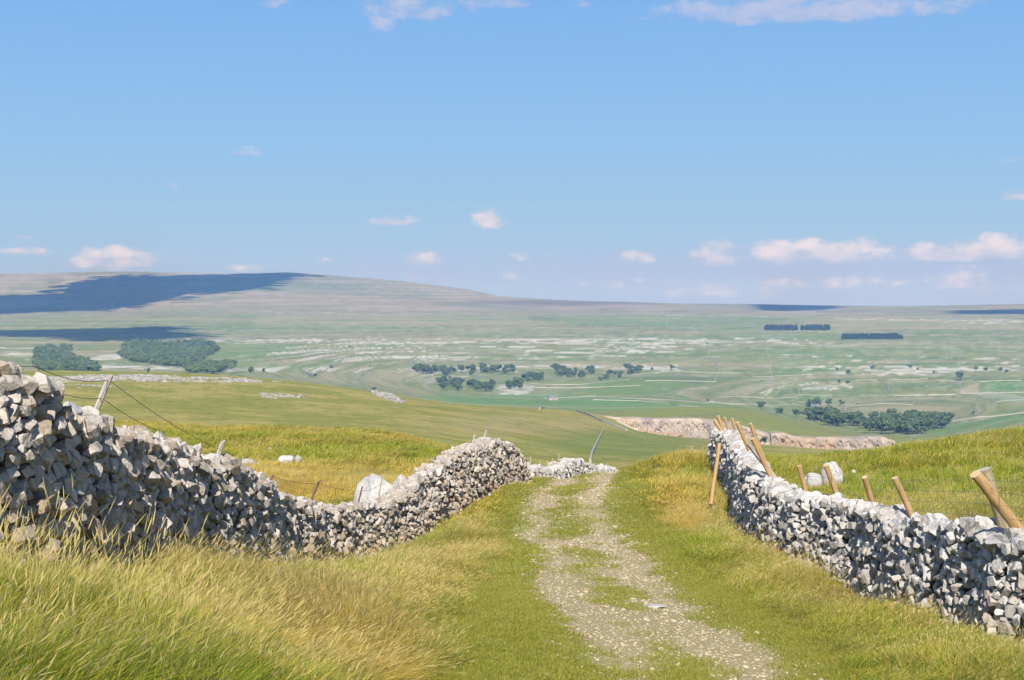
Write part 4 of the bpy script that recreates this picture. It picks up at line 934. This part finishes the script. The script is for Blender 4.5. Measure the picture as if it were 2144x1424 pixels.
FW = [([(1400, 655), (1396, 680), (1392, 705)], 'thin wall dropping down the upper slope near the picture middle'),
 ([(1595, 663), (1597, 690), (1602, 712), (1608, 745), (1615, 785)], 'long straight wall dropping from the moor, left of the plantations'),
 ([(1475, 725), (1487, 745), (1498, 765), (1505, 780), (1497, 798)], 'curving wall dropping to the field corner left of the long straight wall'),
 ([(1410, 777), (1470, 780), (1505, 782), (1550, 782), (1580, 790), (1630, 788), (1680, 785)], 'wall running level across the foot of the upper slope'),
 ([(1490, 840), (1520, 825), (1580, 808), (1620, 794), (1640, 788)], 'wall climbing the tan bank towards the long straight wall'),
 ([(1350, 798), (1400, 797), (1460, 799), (1497, 800)], 'wall along the top of the green field right of the wooded scar'),
 ([(1320, 785), (1360, 782), (1410, 778)], 'short wall right of the wooded scar'),
 ([(1100, 802), (1160, 806), (1220, 805), (1320, 795)], 'wall running below the wooded scar'),
 ([(1140, 835), (1240, 830), (1300, 834), (1400, 838), (1480, 845)], 'wall along the upper edge of the emerald field'),
 ([(1240, 838), (1340, 840), (1400, 845), (1420, 850), (1470, 853)], 'wall crossing the emerald field'),
 ([(1480, 842), (1560, 847), (1640, 848), (1720, 848), (1780, 846)], 'wall along the valley bottom right of the emerald field'),
 ([(1500, 833), (1600, 834), (1670, 833)], 'wall parallel above the valley bottom wall'),
 ([(1668, 836), (1672, 820), (1680, 810)], 'short wall at the left of the small walled paddock'),
 ([(1672, 828), (1738, 828), (1736, 840), (1670, 842)], 'wall enclosing the small walled paddock'),
 ([(1790, 797), (1840, 796), (1860, 810), (1868, 828), (1940, 828), (1942, 793), (1860, 796)], 'wall enclosing the large square field at the right'),
 ([(1942, 828), (2008, 826), (2012, 800), (1960, 796)], 'wall around the field beside the brown patch'),
 ([(1775, 850), (1850, 845), (1910, 848), (1920, 830)], 'wall stepping up below the large square field'),
 ([(1370, 830), (1410, 820), (1440, 815), (1480, 812)], 'slanting wall in the green fields below the scar'),
 ([(1120, 812), (1240, 812), (1340, 808)], 'faint wall below the trees of the wooded scar'),
 ([(2050, 800), (2100, 797), (2142, 797), (2144, 806)], 'wall on top of the bright green field at the far right'),
 ([(2010, 824), (2080, 823), (2144, 822)], 'wall under the bright green field at the far right'),
 ([(1905, 925), (1930, 905), (1965, 885), (2040, 875), (2144, 865)], 'wall along the lane right of the river trees'),
 ([(1250, 655), (1240, 680)], 'faint wall stub high on the slope'),
 ([(1770, 863), (1775, 850), (1790, 846)], 'short wall left of the river trees'),
 ([(740, 802), (760, 785), (775, 775)], 'slanting wall on the pale slope left of the wooded scar'),
 ([(640, 790), (700, 765), (720, 750)], 'slanting wall across the pavement left of the wooded scar'),
 ([(1980, 733), (1983, 745)], 'tiny wall stub on the far right slope'),
 ([(2085, 842), (2144, 838)], 'wall at the right edge below the bright green field')]
for p, lb in FW:
    steep = abs(p[-1][1] - p[0][1]) > .35 * abs(p[-1][0] - p[0][0])
    far_wall(p, lb, 1750, 1.45 if steep else 1.1, 1.5 if steep else .9)

# ------------------------------------------------------------------ trees
mtr, B = new_mat('tree_leaves'); P = geo_pos(B); oi = B.n.new('ShaderNodeObjectInfo'); c = B.mix(B.rng(B.noise(P, .35, 3), .35, .65), (.06, .10, .035, 1), (.12, .165, .06, 1))
c = B.mix(B.m('MULTIPLY', oi.outputs['Random'], .5), c, (.05, .085, .045, 1)); M_LEAF = finish(mtr, B, c, .9)
M_BARK = plain('bark', (.12, .10, .08, 1), (.18, .15, .12, 1), 3)
def tree_mesh(seed, hgt=11.0, wid=1.0, con=False):
    r = np.random.default_rng(seed); V, F, fm = [], [], []
    for (z0, z1, r0, r1, x1, y1) in [(-.6, hgt * .45, .38, .22, 0, 0)] + [(hgt * .35, hgt * .75, .18, .06, r.normal(0, 1.8), r.normal(0, 1.8)) for _ in range(4)]:
        b = len(V)
        for z, q, cx, cy in ((z0, r0, 0, 0), (z1, r1, x1, y1)):
            for k in range(6): V.append((cx + q * math.cos(k * math.pi / 3), cy + q * math.sin(k * math.pi / 3), z))
        for k in range(6): F.append((b + k, b + (k + 1) % 6, b + 6 + (k + 1) % 6, b + 6 + k)); fm.append(1)
    if con: lobes = [(0, 0, hgt * t, hgt * .2 * (1.15 - t), hgt * .12) for t in np.linspace(.15, .95, 7)]
    else: lobes = [(r.normal(0, hgt * .17 * wid), r.normal(0, hgt * .17 * wid), hgt * r.uniform(.34, .82), hgt * r.uniform(.15, .25) * wid, hgt * r.uniform(.12, .19)) for _ in range(11)]
    for (x, y_, z, a, b_) in lobes:
        n = 60
        d = r.normal(size=(n, 3)); d /= np.linalg.norm(d, axis=1)[:, None]; q = r.uniform(.55, 1.05, n)[:, None]; c = np.array([x, y_, z]) + d * q * [a, a, b_]
        for p, nn in zip(c, d):
            t1 = np.cross(nn, r.normal(size=3)); t1 /= np.linalg.norm(t1); t2 = np.cross(nn, t1) + nn * r.normal(0, .4); s = hgt * r.uniform(.03, .06); b = len(V)
            V += [tuple(p - t1 * s - t2 * s * .6), tuple(p + t1 * s - t2 * s), tuple(p + t1 * s * .7 + t2 * s), tuple(p - t1 * s + t2 * s * .8)]; F.append((b, b + 1, b + 2, b + 3)); fm.append(0)
    return np.array(V), np.array(F), fm
PROTO = []
for i in range(7):
    V, F, fm = tree_mesh(i + 1, 10.5, (1.0, 1.15, .85, 1.0, 1.25, .8, 1.05)[i]); PROTO.append(mesh_np('tree', V, F, [M_LEAF, M_BARK], parent=False, fmat=fm))
def tree(u, v, label, group=None, s=1.0, ymin=1750, r=np.random.default_rng(8)):
    x, y_, z = at(u, v, ymin); o = PROTO[int(r.integers(0, 7))].copy(); COL.objects.link(o); o.location = (x, y_, z - .2)
    k = 1.12 * s * r.uniform(.8, 1.2); o.scale = (k * r.uniform(.9, 1.25), k * r.uniform(.9, 1.25), k); o.rotation_euler = (0, 0, r.uniform(0, 6.28)); tag(o, label, 'tree', group); return o
rt = np.random.default_rng(77)
def clump(n, pts, rad, label, group, s=1.0, ymin=1750):
    s = s * 1.2; got = []
    for _ in range(n):
        u, v, ru, rv = pts[int(rt.integers(0, len(pts)))]
        u, v = u + rt.uniform(-1, 1) * ru, v + rt.uniform(-1, 1) * rv
        got.append((u, tree(u, v, label, group, s, ymin)))
    got.sort(key=lambda q: q[0])
    if n <= 12:
        ords = ['leftmost', 'second from the left', 'third from the left', 'fourth from the left', 'middle', 'fourth from the right', 'third from the right', 'second from the right', 'rightmost']
        for (u, o), w in zip(got, ords): o['label'] = w + ' ' + label
    else:
        got[0][1]['label'] = 'leftmost ' + label; got[-1][1]['label'] = 'rightmost ' + label
        third = max(1, n // 3)
        for i, (u, o) in enumerate(got[1:-1]): o['label'] = label + (', left third' if i < third else ', middle third' if i < 2 * third else ', right third')
clump(58, [(985, 779, 60, 4), (1045, 778, 42, 5), (960, 785, 30, 6), (900, 779, 30, 4)], 1, 'tree in the upper belt of the wooded scar above the pale rock', 'trees along the wooded scar', .95)
clump(38, [(935, 800, 30, 8), (945, 812, 22, 7), (985, 812, 16, 6), (1015, 815, 18, 6), (1075, 812, 18, 6), (1100, 800, 24, 7), (1120, 795, 12, 4)], 1, 'tree among the pale rocks at the foot of the wooded scar', 'trees at the foot of the wooded scar', 1.0)
clump(46, [(1190, 785, 24, 7), (1205, 790, 20, 5), (1245, 780, 12, 5), (1270, 792, 22, 6), (1300, 785, 18, 8), (1325, 780, 14, 6), (1170, 777, 10, 4)], 1, 'tree in the loose grove right of the wooded scar', 'trees of the loose grove', .9)
clump(115, [(1720, 880, 22, 3), (1770, 888, 40, 6), (1830, 892, 40, 8), (1880, 892, 30, 9), (1860, 905, 40, 5), (1935, 893, 22, 8), (1965, 892, 14, 7), (1910, 905, 30, 5)], 1, 'tree in the dark belt of river trees left of the grassy rise', 'river trees', 1.2, 1800)
clump(9, [(1700, 852, 6, 2), (1722, 850, 14, 3)], 1, 'tree of the small group sheltering the white farmhouse', 'trees by the farmhouse', .8)
for (u, v, s, lb) in [(878, 771, .8, 'single dark tree at the left of the wooded scar'), (896, 770, .6, 'small tree just right of the single one left of the wooded scar'), (784, 818, .6, 'small bush above the pale rock spur of the middle hill'),
                      (1406, 775, 1.0, 'lone tree where the scar meets the level wall'), (1365, 775, .6, 'small tree left of the lone tree on the scar'), (1345, 772, .5, 'tiny tree second left of the lone tree on the scar'),
                      (1258, 800, .9, 'single tree in the field below the loose grove'), (1593, 858, .9, 'round tree above the green hump left of the farmhouse'), (1633, 868, 1.0, 'tree at the left of the river valley, beyond the hump'), (1668, 874, 1.1, 'round tree between the hump and the river trees'),
                      (1761, 850, 1.1, 'lone round tree right of the farmhouse'), (1776, 783, .9, 'dark tree on the right scar, above the rocky fields'), (1752, 776, .5, 'small tree left of the dark tree on the right scar'), (1826, 775, .7, 'tree on the right scar at its middle'), (1828, 770, .5, 'little tree beside the one at the middle of the right scar'),
                      (1905, 772, .8, 'tree on the right scar above the large square field'), (1922, 775, .6, 'small tree right of the one above the square field'), (1955, 783, .6, 'bush on the right scar above the brown patch'), (2009, 797, 1.3, 'large dark tree beside the field with the brown patch'),
                      (2043, 776, .8, 'tree on the right scar above the bright green field'), (2064, 778, .9, 'second tree on the right scar above the bright green field'), (2095, 778, .9, 'dark tree near the right end of the scar'), (2108, 782, .8, 'tree at the very right end of the scar'), (2038, 870, .6, 'lone bush by the lane right of the river trees'),
                      (1757, 803, .7, 'tree by the rocks above the paddock'), (1775, 805, .7, 'tree right of the rocks above the paddock'), (1480, 722, .6, 'small tree high on the scar left of the plantations'),
                      (660, 790, .5, 'bush on the pale slope below the pavement'), (693, 771, .6, 'single bush on the pale slope left of the wooded scar'), (525, 782, .8, 'left tree of the pair on the pale slope right of the left wood'), (552, 780, .8, 'right tree of the pair on the pale slope right of the left wood'), (775, 768, .4, 'tiny bush under the long pavement'), (310, 782, .8, 'tree below the left wood at the edge of the near hill'),
                      (795, 714, .35, 'tiny thorn tree on the upper pavement'), (1005, 714, .35, 'tiny thorn tree on the upper pavement further right')]:
    tree(u, v, lb, None, s)
tr_, ty__, tz_ = at(1490, 841, 1750)
tree(1482, 842, 'small bush at the foot of the tan bank', None, .6)
# a bush on the quarry lip
x, y_, z = (1600 - U0) / FPX * 1060, 1060, EYE - (922 - V0) / FPX * 1060
o = PROTO[2].copy(); COL.objects.link(o); o.location = (x, y_, z - 2.5); o.scale = (.55, .55, .5); tag(o, 'dark bush clinging inside the quarry beside the orange rock', 'bush')
# woods that read as one mass
mwd, B = new_mat('broadleaf_wood'); P = geo_pos(B); M_WOOD = finish(mwd, B, B.mix(B.rng(B.noise(P, .03, 4), .35, .65), (.07, .12, .045, 1), (.14, .185, .07, 1)), .9)
mcf, B = new_mat('conifer_leaves'); finish(mcf, B, B.mix(B.noise(geo_pos(B), .2, 3), (.028, .05, .028, 1), (.05, .08, .04, 1)), .9); M_CON = mcf
def wood_mass(name, poly_, spacing, label, s, con, seed):
    r = np.random.default_rng(seed); P_ = np.array(poly_, float); pts = []
    tries = 0; n_target = int(spacing)
    while len(pts) < n_target and tries < 60000:
        tries += 1; x, y = r.uniform(P_[:, 0].min(), P_[:, 0].max()), r.uniform(P_[:, 1].min(), P_[:, 1].max()); ins = False
        for i in range(len(P_)):
            a, b = P_[i], P_[(i + 1) % len(P_)]
            if ((a[1] > y) != (b[1] > y)) and (x < (b[0] - a[0]) * (y - a[1]) / (b[1] - a[1]) + a[0]): ins = not ins
        if ins: pts.append(at(x, y, 1750))
    k = len(pts); src = []
    for i in range(4):
        V, F, fm = tree_mesh(60 + i + seed * 7, 11, 1.1, con); src.append(mesh_np('t', V, F, [M_CON if con else M_WOOD, M_BARK], parent=False, fmat=fm))
    q = r.uniform(.8, 1.2, k) * s
    return scatter(name, src, np.array(pts), np.c_[np.zeros(k), np.zeros(k), r.uniform(-3, 3, k)], np.c_[q * 1.2, q * 1.2, q], r.integers(0, 4, k), label, 'wood')
wood_mass('woodland', [(250, 748), (262, 722), (290, 716), (350, 722), (420, 716), (448, 722), (458, 734), (430, 752), (395, 770), (340, 766), (270, 756)], 900, 'dense dark wood on the left slope with a rounded right edge', 0.95, False, 1)
wood_mass('woodland', [(70, 768), (75, 735), (110, 728), (150, 730), (140, 748), (170, 757), (200, 770), (205, 780), (90, 782)], 420, 'smaller dark wood at the far left behind the tall wall end', 0.95, False, 2)
wood_mass('woodland', [(385, 778), (420, 765), (470, 762), (498, 768), (450, 784), (400, 784)], 160, 'narrow strip of wood below the rounded left wood', 0.95, False, 3)
wood_mass('plantation', [(1602, 692), (1600, 686), (1668, 686), (1672, 692)], 300, 'long dark conifer plantation, left half of the gapped strip on the high slope', 0.85, True, 4)
wood_mass('plantation', [(1676, 692), (1678, 686), (1736, 686), (1740, 692)], 260, 'dark conifer plantation, right half of the gapped strip on the high slope', 0.85, True, 5)
wood_mass('plantation', [(1762, 711), (1764, 705), (1880, 705), (1891, 711)], 520, 'unbroken dark conifer strip standing lower and farther right than the gapped one', 0.85, True, 6)

# ------------------------------------------------------------------ farm buildings, tiny in the valley
M_WHITE = plain('whitewash', (.62, .60, .56, 1), (.5, .48, .45, 1), 1); M_SLATE = plain('slate', (.14, .14, .15, 1), (.2, .2, .2, 1), 1); M_BARN = plain('barn_stone', (.40, .37, .32, 1), (.28, .26, .22, 1), 1); M_DARK = plain('dark_opening', (.03, .03, .035, 1))
def box(name, x0, x1, y0, y1, z0, z1, mat, parent):
    V = [(x, y, z) for z in (z0, z1) for y in (y0, y1) for x in (x0, x1)]; F = [(0, 2, 3, 1), (4, 5, 7, 6), (0, 1, 5, 4), (1, 3, 7, 5), (3, 2, 6, 7), (2, 0, 4, 6)]
    return mesh_np(name, np.array(V, float), np.array(F), mat, parent)
def house(u, v, w, d, h, mat, label, cat, name, wins):
    x, y_, z = at(u, v, 1800); e = empty(name, (x, y_, z - .3)); e.rotation_euler = (0, 0, .3)
    box('wall', -w / 2, w / 2, -d / 2, d / 2, 0, h, mat, e)
    V = [(-w / 2 - .3, -d / 2 - .4, h - .2), (w / 2 + .3, -d / 2 - .4, h - .2), (w / 2 + .3, d / 2 + .4, h - .2), (-w / 2 - .3, d / 2 + .4, h - .2), (-w / 2 - .3, 0, h + d * .38), (w / 2 + .3, 0, h + d * .38)]
    rf = mesh_np('roof', np.array(V), [np.array([(0, 1, 5, 4), (2, 3, 4, 5), (3, 2, 1, 0)]), np.array([(0, 4, 3), (1, 2, 5)])], M_SLATE, e)
    if name == 'farmhouse':
        for cx in (-w / 2 + .5, w / 2 - .5): box('chimney', cx - .4, cx + .4, -.4, .4, h + d * .25, h + d * .38 + 1.2, mat, rf)
    for k in range(wins): cx = -w / 2 + (k + .5) * w / wins; box('window', cx - .45, cx + .45, -d / 2 - .04, -d / 2 + .1, h * .5, h * .5 + 1.2, M_DARK, e)
    box('door', -.5, .5, -d / 2 - .05, -d / 2 + .1, 0, 2.0, M_DARK, e); tag(e, label, cat); return e
house(1706, 858, 12, 7, 5.2, M_WHITE, 'small whitewashed farmhouse in front of the sheltering trees', 'farmhouse', 'farmhouse', 4)
house(1157, 838, 13, 7, 4.4, M_BARN, 'small stone field barn at the edge of the emerald field', 'barn', 'field_barn', 1)

# ------------------------------------------------------------------ clouds above the frame: their shadows lie on the fell
mcl, B = new_mat('cloud_white'); finish(mcl, B, (.85, .86, .9, 1), 1.0)
def cloud(uvs, alt, label, ymin, thick=90, seed=0):
    P_ = []
    for u, v in uvs:
        x, y, z = at(u, v, ymin); t = (alt - z) / TOSUN[2]; P_.append((x + TOSUN[0] * t, y + TOSUN[1] * t))
    P_ = np.array(P_); s = np.r_[0, np.cumsum(np.hypot(*np.diff(np.r_[P_, P_[:1]], axis=0).T))]; m = 120; q = np.linspace(0, s[-1], m, endpoint=False)
    X = np.interp(q, s, np.r_[P_[:, 0], P_[0, 0]]); Y = np.interp(q, s, np.r_[P_[:, 1], P_[0, 1]]); cx, cy = X.mean(), Y.mean()
    wob = 1 + (fbm(np.arange(m) / 5.0, np.zeros(m), 4, seed) - .5) * .22; V = []; rings = [(0.0, 1), (.3, 1), (.6, .9), (.85, .6), (1, 0), (.85, -.2), (.5, -.28), (0.0, -.3)]
    for f, zz in rings:
        for k in range(m):
            x, y = cx + (X[k] - cx) * f * wob[k], cy + (Y[k] - cy) * f * wob[k]
            V.append((x, y, alt + zz * thick * (.6 + .8 * float(vnoise(x / 160, y / 160, seed))) if zz > 0 else alt + zz * thick))
    F = [(i * m + k, i * m + (k + 1) % m, (i + 1) * m + (k + 1) % m, (i + 1) * m + k) for i in range(len(rings) - 1) for k in range(m)]
    # ragged fringe of small puffs, added to soften the edge of the cast shadow
    rc = np.random.default_rng(seed + 5); PV, PF = ico(1); V = np.array(V); F = [np.array(F)]; nP = 520; kk = rc.integers(0, m, nP); ff = 1 + rc.normal(0, .035, nP)
    wdt = float(np.hypot(X - cx, Y - cy).mean()); PVs = []
    for a_ in range(nP):
        k = kk[a_]; jit = rc.normal(0, thick * .45, 2); rad = rc.uniform(.06, .26) * thick
        PVs.append(PV * [rad * 1.5, rad, rad * .35] + [cx + (X[k] - cx) * ff[a_] * wob[k] + jit[0], cy + (Y[k] - cy) * ff[a_] * wob[k] + jit[1], alt + rc.normal(0, 12)])
    F.append((PF[None] + (np.arange(nP) * len(PV))[:, None, None]).reshape(-1, 3) + len(V)); V = np.concatenate([V, np.concatenate(PVs)])
    o = mesh_np('cloud', V, F, mcl, smooth=True); tag(o, label, 'cloud', kind='structure'); return o
cloud([(-500, 640), (-200, 625), (0, 622), (125, 620), (150, 595), (230, 583), (350, 579), (430, 577), (540, 573), (620, 571), (600, 585), (560, 603), (500, 611), (400, 615), (340, 628), (220, 648), (100, 655), (0, 657), (-300, 668)], 1500, 'low cumulus whose shadow covers the fell', 5600, 130, 1)
cloud([(-300, 690), (0, 693), (150, 690), (330, 684), (400, 688), (345, 693), (420, 700), (400, 706), (300, 714), (180, 714), (120, 706), (0, 703), (-300, 704)], 1300, 'thin cumulus over the left valley side', 3500, 60, 2)
cloud([(1580, 636), (1740, 638), (1760, 645), (1660, 651), (1600, 650)], 1700, 'small cumulus over the right moor', 6000, 60, 3)
cloud([(1990, 650), (2144, 648), (2400, 646), (2400, 656), (2144, 658), (2020, 657)], 1700, 'long cumulus over the far right moor', 5500, 60, 4)

# ------------------------------------------------------------------ haze
mh = bpy.data.materials.new('haze_air'); mh.use_nodes = True; mh.node_tree.nodes.clear(); B = NB(mh.node_tree)
pv = B.n.new('ShaderNodeVolumePrincipled'); pv.inputs['Color'].default_value = (.20, .46, 1.0, 1); pv.inputs['Absorption Color'].default_value = (1, 1, 1, 1); pv.inputs['Density'].default_value = 0.82e-4; pv.inputs['Anisotropy'].default_value = 0.0
ou = B.n.new('ShaderNodeOutputMaterial'); B.l.new(pv.outputs[0], ou.inputs['Volume'])
zl, zh = float(TZ.min()) - 1.0, float(TZ.max()) + 4
hz = box('haze', -21000, 21000, -60, 15900, zl, zh, mh, None); tag(hz, 'thin blue summer haze over the valley', 'haze', kind='stuff')
